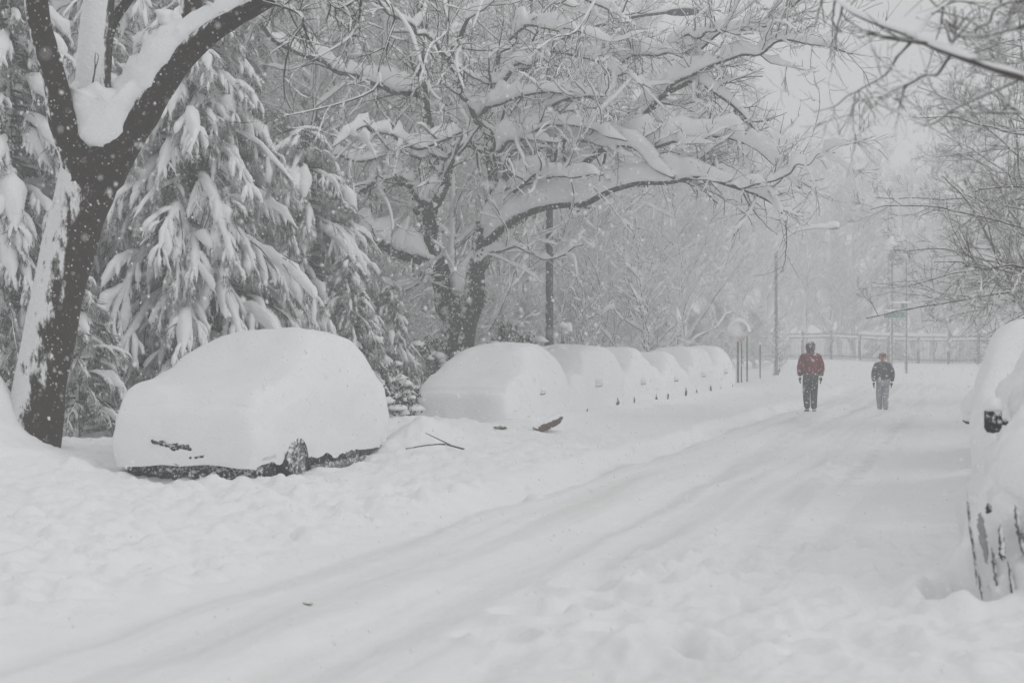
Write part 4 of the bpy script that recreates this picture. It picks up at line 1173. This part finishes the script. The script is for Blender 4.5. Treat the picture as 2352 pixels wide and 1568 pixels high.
# right hand row
r1 = snow_car(10.45, -1.00, -.22, 'nearest car on the right, sheets of snow sliding off its corner and a dark mirror', 'wagon', 4.6, 1.62, 1.06, .32, .74, 31, hem=.10, streak=.12, skirt=.25, mir=False, z0f=hem_noise(31, .06, -.06), paint='paint_grey', group='cars parked along the right kerb', amp=.055)
r2 = snow_car(16.0, -.92, -.22, 'second car on the right, a snow-hooded mirror sticking out', 'wagon', 4.6, 1.74, 1.12, .40, .90, 32, hem=.05, mir=False, group='cars parked along the right kerb', z0f=hem_noise(32, .06))
r3 = snow_car(22.2, -.92, -.25, 'third car on the right, only its white roof showing', 'hatch', 4.3, 1.44, .98, .42, .88, 33, hem=.05, mir=False, group='cars parked along the right kerb', z0f=hem_noise(33, .06))
# mirrors on the street side of the right row are on local -x
mirror(r1, -.86, 1.15, 1.36, -1, (.115, .12, .18), cap=.05)
mirror(r2, -.85, 1.3, 1.14, -1, (.24, .16, .16), cap=.20, mat='mirror_iced')
def sliver(name, mat, pts, w, seed):
    # ragged upright slivers: bodywork in gaps of the snow, and painted streak shade
    p = smooth_line(pts, 22)
    ww = np.interp(np.linspace(0, 1, 22), [0, .15, .5, .85, 1], [.15, .8, 1, .7, .1]) * w
    gg = np.random.default_rng(seed)
    R = ww * gg.uniform(.7, 1.15, 22)
    p = p + gg.normal(size=p.shape) * np.array([w * .12, .004, 0])
    MB().tubes(p[None], R[None] * .85, 8).build(name, M['plastic_iced' if mat == 'plastic' else mat], r1)
sliver('headlight', 'glass_lamp', [(-1.00, -.14, .86), (-.985, -.17, .72), (-.96, -.18, .56)], .030, 1)
sliver('trim_strip', 'plastic', [(-1.075, -.08, .98), (-1.06, -.11, .78), (-1.03, -.13, .58), (-1.02, -.13, .42)], .011, 2)
sliver('trim_strip', 'plastic', [(-.885, -.20, .80), (-.875, -.21, .66), (-.87, -.21, .58)], .026, 3)
sliver('trim_strip', 'plastic', [(-.84, -.22, .60), (-.81, -.23, .40), (-.78, -.23, .24)], .017, 4)
sliver('trim_strip', 'plastic', [(-.95, -.18, .92), (-.955, -.18, .86)], .022, 5)
for k, (x0, x1, z0_, z1_, w_) in enumerate(((-.93, -.90, .66, .40, .022), (-.80, -.755, .92, .62, .030), (-.745, -.72, .80, .45, .022), (-.70, -.66, .95, .55, .03), (-1.01, -.985, .50, .34, .016))):
    sliver('streak_shade', 'paint_grey', [(x0, -.215 + .05 * (x0 < -.9), z0_), ((x0 + x1) / 2, -.225 + .05 * (x0 < -.9), (z0_ + z1_) / 2), (x1, -.225 + .05 * (x0 < -.9), z1_)], w_ * .7, 20 + k)  # added grey slivers: shade and dirt of the snow streaks, put in as colour
MB().blob((-.80, -.24, .24), (.07, .05, .05), 5, .4, 2.5).build('bumper', M['plastic'], r1)

# ------------------------------------------------------------------ posts, lamps, signs
def tube_obj(name, pts, r, mat, parent, k=12, n=30, cap=True):
    P = smooth_line(pts, n) if len(pts) > 2 else np.linspace(pts[0], pts[1], 6)
    R = np.interp(np.linspace(0, 1, len(P)), np.linspace(0, 1, len(r)), r)
    return MB().tubes(P[None], R[None], k, cap).build(name, M[mat], parent)

def lamp_post(base, h_, arm_dx, arm_dy, label, r=(.10, .07), mat='pole', curve=False, head=.6, seed=1):
    t = thing('street_lamp', base, label, 'street lamp')
    tube_obj('pole', [(0, 0, -.4), (0, 0, h_)], r, mat, t, 16)
    tube_obj('base_plate', [(0, 0, -.4), (0, 0, .25)], (r[0] * 1.7, r[0] * 1.4), mat, t, 16)
    if curve:
        pts = [(0, 0, h_ - .1), (arm_dx * .12, arm_dy * .12, h_ + .55), (arm_dx * .4, arm_dy * .4, h_ + 1.0), (arm_dx * .75, arm_dy * .75, h_ + 1.15), (arm_dx, arm_dy, h_ + 1.16)]
    else:
        pts = [(0, 0, h_ - .3), (arm_dx * .3, arm_dy * .3, h_ + .05), (arm_dx * .7, arm_dy * .7, h_ + .32), (arm_dx, arm_dy, h_ + .42)]
    a = tube_obj('arm', pts, (.045, .035), mat, t, 10)
    e = np.array(pts[-1]); d = np.array([arm_dx, arm_dy, 0]); d /= np.linalg.norm(d)
    V = []
    for f, w, hh in ((0, .05, .04), (.15, .12, .07), (.5, .17, .09), (.85, .14, .07), (1, .05, .03)):
        c = e + d * head * f; sd = np.array([-d[1], d[0], 0])
        th = np.linspace(0, 2 * math.pi, 14, endpoint=False)
        V.append(c + np.cos(th)[:, None] * sd * w + np.sin(th)[:, None] * np.array([0, 0, hh]))
    hd = MB().grid(np.array(V)[None], True).build('lamp_head', M[mat], t)
    p = smooth_line([tuple(np.array(q) + np.array([0, 0, .03])) for q in pts] + [tuple(e + d * head * .6 + np.array([0, 0, .08])), tuple(e + d * head + np.array([0, 0, .04]))], 24)
    hh = np.interp(np.linspace(0, 1, 24), [0, .1, .5, .8, .95, 1], np.array([.01, .04, .06, .1, .08, .01]) * (2.6 if curve else 1))
    s_ = MB().strips(p[None], hh[None] * .8, hh[None], 0 * hh[None], 9); s_.build('snow_cover', M['snow'], t)
    return t
bx, by, bz = on(1262, 38.5)
lamp_post((bx, by, bz), 8.75, 2.7, -.3, 'tall dark steel lamp post standing behind the third buried car', head=.75)
bx, by, bz = on(1782, 78)
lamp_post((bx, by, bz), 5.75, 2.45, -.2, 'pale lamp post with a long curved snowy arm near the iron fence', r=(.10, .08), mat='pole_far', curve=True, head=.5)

# green street name sign on a thin pole
bx, by, bz = on(2081, 86)
t = thing('street_sign', (bx, by, bz), 'thin pole carrying a green street name sign before the fence', 'sign')
tube_obj('pole', [(0, 0, -.4), (0, 0, 5.8)], (.08, .06), 'pole_far', t)
MB().box((-.62, -.06, 3.05), (1.05, .03, .3)).build('sign_blade', M['sign_green'], t)
MB().box((-.1, .1, 3.5), (.5, .03, .26), .9).build('sign_blade', M['sign_green'], t)
s_ = MB()
for (x0, z0) in ((-.62, 3.22), (-.2, 3.64)):
    p = np.stack([np.linspace(x0 - .5, x0 + .5, 8), np.full(8, -.06), np.full(8, z0)], 1)
    s_.strips(p[None], np.full((1, 8), .06), np.full((1, 8), .1), np.zeros((1, 8)), 8)
s_.build('snow_cover', M['snow'], t)

def post(px, d, ytop, label, r=.035, kind=None, cat='sign', name='signpost', mat='iron', pz=None):
    bx, by, bz = on(px, d)
    top = CAMH + (HZ - ytop) / F * d - bz
    t = thing(name, (bx, by, bz), label, cat)
    tube_obj('post', [(0, 0, -.4), (0, 0, top)], (r, r), mat, t, 8)
    s_ = MB()
    if kind == 'round':
        th = np.linspace(0, 2 * math.pi, 24, endpoint=False)
        V = np.array([[(math.cos(a) * q, y_, top - .25 + math.sin(a) * q) for a in th] for q, y_ in ((.02, -.05), (.40, -.05), (.41, -.03), (.40, -.01), (.02, -.01))])
        MB().grid(V[None], True).build('sign_face', M['sign_pale'], t)
        a = np.linspace(math.pi * .98, .02, 16)
        p = np.stack([np.cos(a) * .42, np.full(16, -.03), top - .25 + np.sin(a) * .42], 1)
        h_ = np.interp(np.linspace(0, 1, 16), [0, .5, 1], [.05, .16, .05])
        s_.strips(p[None], np.full((1, 16), .1), h_[None], np.zeros((1, 16)), 9)
    elif kind == 'point':
        th = np.linspace(0, 2 * math.pi, 14, endpoint=False)
        V = np.array([[(math.cos(a) * q, math.sin(a) * q, z_) for a in th] for q, z_ in ((.04, top - .45), (.16, top - .3), (.17, top - .18), (.10, top + .05), (.015, top + .28))])
        s_.grid(V[None], True)
        p = np.stack([np.full(12, -.045), np.full(12, -.03), np.linspace(.6, top - .2, 12)], 1)
        s_.tubes(p[None], np.interp(np.linspace(0, 1, 12), [0, .3, 1], [.02, .05, .05])[None], 8)
        MB().box((0, -.045, top - .6), (.3, .02, .42)).build('sign_face', M['sign_pale'], t)
    elif kind == 'hood':
        s_.blob((0.02, 0, top), (.14, .12, .13), 4, .3)
        s_.blob((.16, .0, top - .08), (.12, .1, .16), 5, .3)
        MB().box((.1, -.03, top - .16), (.26, .05, .2)).build('sign_face', M['sign_pale'], t)
    elif kind == 'lantern':
        th = np.linspace(0, 2 * math.pi, 12, endpoint=False)
        V = np.array([[(math.cos(a) * q, math.sin(a) * q, z_) for a in th] for q, z_ in ((.06, top - .75), (.22, top - .5), (.30, top - .05), (.28, top))])
        MB().grid(V[None], True).build('lantern', M['pole_far'], t)
        V = np.array([[(math.cos(a) * q, math.sin(a) * q, z_) for a in th] for q, z_ in ((.3, top - .03), (.46, top + .08), (.4, top + .3), (.2, top + .58), (.02, top + .78))])
        s_.grid(V[None], True)
    else:
        s_.blob((0, 0, top), (.06, .06, .09), 4, .2)
    s_.build('snow_cap', M['snow'], t)
    return t
post(1555, 60, 722, 'dark signpost with a pointed snow cap behind the buried cars', .05, 'point')
post(1695, 66, 748, 'round pale sign with a dome of snow at the end of the buried cars', .05, 'round')
post(1292, 46, 750, 'short post with a drooping snow hood beside the steel lamp post', .045, 'hood')
post(1703, 67, 775, 'plain short post right beside the round snow-capped sign', .03, None, 'post', 'marker_post')
post(1716, 68, 738, 'thin plain pole just right of the round snow-capped sign', .035, None, 'post', 'marker_post')
post(1746, 72, 790, 'low thin pole between the round sign and the curved lamp post', .03, None, 'post', 'marker_post')
post(2048, 96, 572, 'post lantern with a white snow cone, before the hazy pine', .09, 'lantern', 'street lamp', 'post_lantern', 'pole_far')

# ------------------------------------------------------------------ iron fence
pts_f = [P3(1560, 0, 122), P3(1790, 0, 120), P3(2100, 0, 113), P3(2352, 0, 107), P3(2560, 0, 102)]
pl = smooth_line([(p[0], p[1], 0) for p in pts_f], 300)
Ld = np.concatenate([[0], np.cumsum(np.linalg.norm(np.diff(pl, axis=0), axis=1))])
bay = 2.3
nb = int(Ld[-1] / bay)
fx = np.interp(np.arange(nb + 1) * bay, Ld, pl[:, 0]); fy = np.interp(np.arange(nb + 1) * bay, Ld, pl[:, 1])
fence = thing('iron_fence', (fx[0], fy[0], h1(fx[0], fy[0])), 'long iron picket fence with snow along its rails across the far end', 'fence')
fl = np.array(fence.location)
for k in range(nb + 1):
    zg = h1(fx[k], fy[k])
    b_ = np.array([fx[k], fy[k], zg]) - fl
    MB().box(b_ + np.array([0, 0, .9]), (.15, .15, 2.2)).build('post', M['iron'], fence)
    if k < nb:
        zg2 = h1(fx[k + 1], fy[k + 1])
        a = np.array([fx[k], fy[k], zg]) - fl; c = np.array([fx[k + 1], fy[k + 1], zg2]) - fl
        pn = MB()
        for zz in (.25, 1.55, 1.82):
            pn.tubes(np.linspace(a + [0, 0, zz], c + [0, 0, zz], 3)[None], np.full((1, 3), .04), 4)
        n_ = 22
        for j in range(1, n_):
            q = a + (c - a) * j / n_
            pn.box(q + np.array([0, 0, .93]), (.03, .03, 1.85))
        pn.build('picket_panel', M['iron'], fence)
        p = np.linspace(a + [.07, 0, 1.60], c + [-.07, 0, 1.60], 10)
        s_ = MB().strips(p[None], np.full((1, 10), .06), np.full((1, 10), .15) * g.uniform(.6, 1.2, (1, 10)), np.zeros((1, 10)), 8)
        if k % 5 in (1, 2) or k in (8, 12):
            p = np.linspace(a + [0, 0, 1.86], c + [0, 0, 1.86], 14)
            s_.strips(p[None], np.full((1, 14), .10), g.uniform(.12, .26, (1, 14)), np.zeros((1, 14)), 8)
        s_.build('snow_ridge', M['snow'], fence)

# ------------------------------------------------------------------ two people walking in the street
def skin_mesh(name, nodes, edges, mat, parent, root_i=0, sub=2):
    """nodes: name -> ((x,y,z), rx, ry)"""
    keys = list(nodes)
    me = bpy.data.meshes.new(name)
    me.from_pydata([nodes[k][0] for k in keys], [(keys.index(a), keys.index(b)) for a, b in edges], [])
    o = bpy.data.objects.new(name, me); COL.objects.link(o)
    sk = o.modifiers.new('s', 'SKIN'); sk.use_smooth_shade = True; sk.branch_smoothing = .4
    ss = o.modifiers.new('d', 'SUBSURF'); ss.levels = sub; ss.render_levels = sub
    dat = me.skin_vertices[0].data
    for i, k in enumerate(keys):
        r = nodes[k][1:]
        dat[i].radius = (r[0], r[1] if len(r) > 1 else r[0])
        dat[i].use_root = (i == root_i)
    bpy.context.view_layer.update()
    dg = bpy.context.evaluated_depsgraph_get()
    nm = bpy.data.meshes.new_from_object(o.evaluated_get(dg))
    bpy.data.objects.remove(o)
    nm.name = name
    nm.materials.clear(); nm.materials.append(mat)
    for p in nm.polygons: p.use_smooth = True
    return link(name, nm, parent)

def person(px, d, height_, label, jacket, trousers, hat, hat_kind, zoff, stride, wide=1.0, rz=0.0):
    x, y, _ = P3(px, 0, d)
    z = CAMH + (HZ - 949) / F * d
    root = thing('person', (x, y, z), label, 'person', rz=rz)
    k = height_ / 1.78
    S = lambda *p: tuple(c * k for c in p)
    f = stride
    # y forward (away), z up. legs: one a little ahead, one trailing
    J = {
        'pelvis': S(0, 0, .96), 'waist': S(0, .0, 1.10), 'chest': S(0, .01, 1.30), 'collar': S(0, .0, 1.45), 'neck': S(0, .02, 1.52),
        'jaw': S(0, .045, 1.59), 'head': S(0, .03, 1.67), 'crown': S(0, .02, 1.745), 'nose': S(0, .145, 1.64),
        'shL': S(-.19, 0, 1.43), 'elL': S(-.275, -.03, 1.16), 'wrL': S(-.265, .03, .93),
        'shR': S(.19, 0, 1.43), 'elR': S(.275, -.03, 1.16), 'wrR': S(.265, .03, .93),
        'hipL': S(-.10, 0, .92), 'knL': S(-.088, f * .5 + .03, .52), 'anL': S(-.062, f * .6, .10), 'toL': S(-.09, f * .6 + .15, .04),
        'hipR': S(.10, 0, .92), 'knR': S(.08, -f * .2 + .05, .52), 'anR': S(.058, -f * .6, .10), 'toR': S(.08, -f * .6 + .15, .04),
    }
    N = lambda key, *r: (J[key], *[q * k for q in r])
    skin_mesh('body', {
        'pelvis': N('pelvis', .15, .11), 'waist': N('waist', .13, .10), 'chest': N('chest', .16, .11), 'collar': N('collar', .10, .08), 'neck': N('neck', .055), 'jaw': N('jaw', .07, .08),
        'head': N('head', .085, .10), 'crown': N('crown', .07, .08), 'nose': N('nose', .014),
        'shL': N('shL', .06), 'elL': N('elL', .042), 'wrL': N('wrL', .028), 'shR': N('shR', .06), 'elR': N('elR', .042), 'wrR': N('wrR', .028),
        'hipL': N('hipL', .085), 'knL': N('knL', .055), 'anL': N('anL', .04), 'toL': N('toL', .035), 'hipR': N('hipR', .085), 'knR': N('knR', .055), 'anR': N('anR', .04), 'toR': N('toR', .035)},
        [('pelvis', 'waist'), ('waist', 'chest'), ('chest', 'collar'), ('collar', 'neck'), ('neck', 'jaw'), ('jaw', 'head'), ('head', 'crown'), ('head', 'nose'),
         ('collar', 'shL'), ('shL', 'elL'), ('elL', 'wrL'), ('collar', 'shR'), ('shR', 'elR'), ('elR', 'wrR'),
         ('pelvis', 'hipL'), ('hipL', 'knL'), ('knL', 'anL'), ('anL', 'toL'), ('pelvis', 'hipR'), ('hipR', 'knR'), ('knR', 'anR'), ('anR', 'toR')], M['skin'], root)
    hemz = .86
    w = wide
    JJ = dict(J)
    JJ['hem'] = S(0, 0, hemz); JJ['hem2'] = S(0, 0, hemz + .03)
    N2 = lambda key, *r: (JJ[key], *[q * k for q in r])
    skin_mesh('jacket', {
        'hem': N2('hem', .205 * w, .155), 'waist': N2('waist', .215 * w, .165), 'chest': N2('chest', .225 * w, .17), 'collar': N2('collar', .13 * w, .11), 'neck': N2('neck', .075, .075),
        'shL': N2('shL', .105 * w), 'elL': N2('elL', .085 * w), 'wrL': N2('wrL', .062 * w), 'shR': N2('shR', .105 * w), 'elR': N2('elR', .085 * w), 'wrR': N2('wrR', .062 * w)},
        [('hem', 'waist'), ('waist', 'chest'), ('chest', 'collar'), ('collar', 'neck'), ('collar', 'shL'), ('shL', 'elL'), ('elL', 'wrL'), ('collar', 'shR'), ('shR', 'elR'), ('elR', 'wrR')], M[jacket], root)
    skin_mesh('trousers', {
        'pelvis': N('pelvis', .175, .14), 'hipL': N('hipL', .122), 'knL': N('knL', .10), 'anL': N('anL', .08), 'hipR': N('hipR', .122), 'knR': N('knR', .10), 'anR': N('anR', .08)},
        [('pelvis', 'hipL'), ('hipL', 'knL'), ('knL', 'anL'), ('pelvis', 'hipR'), ('hipR', 'knR'), ('knR', 'anR')], M[trousers], root)
    for s in 'LR':
        skin_mesh('boot', {'an': N('an' + s, .07), 'heel': ((J['an' + s][0], J['an' + s][1] - .03 * k, .05 * k), .055 * k), 'to': N('to' + s, .048)}, [('an', 'heel'), ('heel', 'to')], M['boot'], root)
        wx, wy, wz = J['wr' + s]
        sg = -1 if s == 'L' else 1
        nd = {'wr': ((wx, wy, wz), .04 * k), 'palm': ((wx, wy + .01, wz - .07 * k), .04 * k, .026 * k)}
        ed = [('wr', 'palm')]
        for q, (dy, ln) in enumerate(((-.032, .065), (-.011, .078), (.011, .082), (.032, .07))):
            a_, b_ = 'f%da' % q, 'f%db' % q
            nd[a_] = ((wx - sg * .004, wy + dy * k + .01, wz - (.11 + ln * .4) * k), .011 * k)
            nd[b_] = ((wx - sg * .02, wy + dy * k + .014, wz - (.11 + ln) * k), .009 * k)
            ed += [('palm', a_), (a_, b_)]
        nd['t1'] = ((wx - sg * .02, wy + .05 * k, wz - .07 * k), .012 * k); nd['t2'] = ((wx - sg * .03, wy + .06 * k, wz - .11 * k), .010 * k)
        ed += [('wr', 't1'), ('t1', 't2')]
        skin_mesh('glove', nd, ed, M['glove'], root, sub=1)
    # headwear
    hx, hy, hz_ = J['head']
    th = np.linspace(0, 2 * math.pi, 24, endpoint=False)
    if hat_kind == 'hood':
        prof = ((.085, -.15), (.112, -.08), (.125, 0), (.118, .06), (.09, .11), (.05, .135), (.005, .142))
    else:
        prof = ((.098, -.01), (.108, .0), (.106, .05), (.085, .095), (.05, .115), (.005, .12))
    V = np.array([[(hx + math.cos(a) * q * k, hy - .012 + math.sin(a) * q * 1.12 * k, hz_ + zz * k) for a in th] for q, zz in prof])
    hb = MB().grid(V[None], True)
    if hat_kind == 'cap':
        a = np.linspace(.35, math.pi - .35, 12)
        V = np.array([[(hx + math.cos(t) * q * k, hy + math.sin(t) * q * 1.1 * k, hz_ + zz * k) for t in a] for q, zz in ((.1, .012), (.19, -.005), (.19, -.012), (.1, .002))])
        hb.grid(V[None], False)
    hb.build('hood' if hat_kind == 'hood' else 'cap', M[hat], root)
    for s in (-1, 1):
        if hat_kind == 'cap':
            MB().blob((hx + s * .088 * k, hy, hz_ - .03 * k), (.014, .026, .036), 3, .1, flat=1).build('ear', M['skin'], root)
        MB().blob((hx + s * .032 * k, hy + .098 * k, hz_ - .0), (.012, .008, .009), 3, .05, flat=1).build('eye', M['plastic'], root)
    MB().blob((hx, hy + .103 * k, hz_ - .075 * k), (.026, .008, .007), 3, .05, flat=1).build('mouth', M['jacket_red'], root)
    return root
person(1862, 41.0, 1.75, 'person in a red jacket and dark trousers walking away up the snowy street', 'jacket_red', 'trouser_dark', 'hat_dark', 'hood', 0, .22, 1.06)
person(2028, 44.0, 1.60, 'person in a dark jacket and pale trousers walking away up the snowy street', 'jacket_navy', 'trouser_pale', 'cap_brown', 'cap', 0, .18, 1.05)

# ------------------------------------------------------------------ things lying on the snow
def ground_pt(px, py):
    d = 20.0
    for _ in range(12):
        x = (px - 1176) / F * d
        z = h1(x, d)
        d = .5 * d + .5 * (CAMH - z) * F / (py - HZ)
    return (px - 1176) / F * d, d, h1((px - 1176) / F * d, d)
x, y, z = ground_pt(1260, 990)
t = thing('log', (x, y, z), 'broken brown log lying half buried in front of the second car', 'log')
P = smooth_line([(-.22, -.32, .02), (-.05, -.1, .09), (.12, .12, .15), (.24, .3, .22)], 24)
mb = MB(); mb.grid(bark_tube(P, np.interp(np.linspace(0, 1, 24), [0, .1, .8, 1], [.05, .075, .06, .015]), 3, 16, .08), True)
mb.build('bark', M['wood'], t)
hh = np.interp(np.linspace(0, 1, 24), [0, .3, .7, 1], [.03, .05, .09, .03])
MB().strips((P + np.array([-.03, .02, .04]))[None], hh[None] * .9, hh[None], 0 * hh[None], 9).build('snow_cover', M['snow'], t)
x, y, z = ground_pt(1000, 1003)
t = thing('fallen_branch', (x, y, z), 'thin forked branch lying on the snow before the second car', 'branch')
mb = MB()
mb.tubes(smooth_line([(-.38, -.1, .05), (-.1, 0, .09), (.12, .0, .10), (.38, -.05, .04)], 16)[None], np.linspace(.007, .012, 16)[None], 7)
mb.tubes(smooth_line([(.20, 0, .09), (.02, .1, .17), (-.14, .18, .24)], 12)[None], np.linspace(.010, .004, 12)[None], 6)
mb.build('branch', M['twig'], t)
for px_, py_, lab, s_ in ((1150, 988, 'small scrap of bark on the snow left of the log', .07), (708, 1388, 'small dark lump lying alone on the snowy street in front', .020)):
    x, y, z = ground_pt(px_, py_)
    o = MB().blob((0, 0, 0), (s_ * 1.4, s_, s_ * .6), 7, .5, 2.2).build('bark_scrap', M['wood'], None)
    o.location = (x, y, z + s_ * .3)
    tag(o, lab, 'debris')

# ------------------------------------------------------------------ snow falling through the air
g = np.random.default_rng(99)
def flakes():
    n = 290000
    d = 1.8 + (44 - 1.8) * g.random(n) ** (1 / 2.3)
    X = g.uniform(-.40, .40, n) * (d + 1.5)
    Z = CAMH + g.uniform(-.25, .27, n) * (d + 1.0)
    ok = Z > height(X, d, False) + .03
    p = np.stack([X, d, Z], 1)[ok]
    n2 = 150000                                        # and on into the distance
    d2 = 36 + 70 * g.random(n2) ** .7
    p2 = np.stack([g.uniform(-.36, .36, n2) * d2, d2, CAMH + g.uniform(-.05, .24, n2) * d2], 1)
    p2 = p2[p2[:, 2] > height(p2[:, 0], p2[:, 1], False) + .05]
    p = np.vstack([p, p2])
    n = len(p)
    s = np.exp(g.normal(size=n) * .45) * np.interp(p[:, 1], [0, 30, 60, 110], [.0034, .0036, .0060, .0085])
    s = np.where(g.random(n) < .06, s * 1.9, s)
    s = np.minimum(s, .0022 * p[:, 1] ** .75 + .0008)
    ax = norm(g.normal(size=(n, 3))); b = norm(np.cross(ax, g.normal(size=(n, 3)))); c = np.cross(ax, b)
    sl = norm(np.array([[.35, -.1, -1.0]]))
    st = 1.0 + g.random((n, 1)) * .8
    V = np.stack([ax, -ax, b, -b, c, -c], 1) * s[:, None, None] * g.uniform(.7, 1.2, (n, 6, 1))
    V = V + (V @ sl[0])[..., None] * sl[0] * (st[:, None] - 1)
    V = V + p[:, None]
    T = np.array([[0, 2, 4], [2, 1, 4], [1, 3, 4], [3, 0, 4], [2, 0, 5], [1, 2, 5], [3, 1, 5], [0, 3, 5]])
    tri = (np.arange(n)[:, None, None] * 6 + T[None]).reshape(-1, 3)
    o = MB().add(V.reshape(-1, 3), None, tri).build('falling_snow', M['flake'])
    tag(o, 'snowflakes blowing through the air over the whole street', 'snow', kind='stuff')
flakes()

# ------------------------------------------------------------------ the snow-filled air
hz = MB().box((0, 110, 12.3), (420, 320, 28.0)).build('haze', None or bpy.data.materials.new('haze'), None, smooth=False)
tag(hz, 'pale snow haze filling the air over the street', 'haze', kind='stuff')
m = hz.data.materials[0]; m.use_nodes = True
m.node_tree.nodes.clear()
mo = m.node_tree.nodes.new('ShaderNodeOutputMaterial')
pv = m.node_tree.nodes.new('ShaderNodeVolumePrincipled')
pv.inputs['Color'].default_value = (.995, .997, 1.0, 1)
pv.inputs['Density'].default_value = .0068
pv.inputs['Anisotropy'].default_value = .2
m.node_tree.links.new(pv.outputs[0], mo.inputs['Volume'])
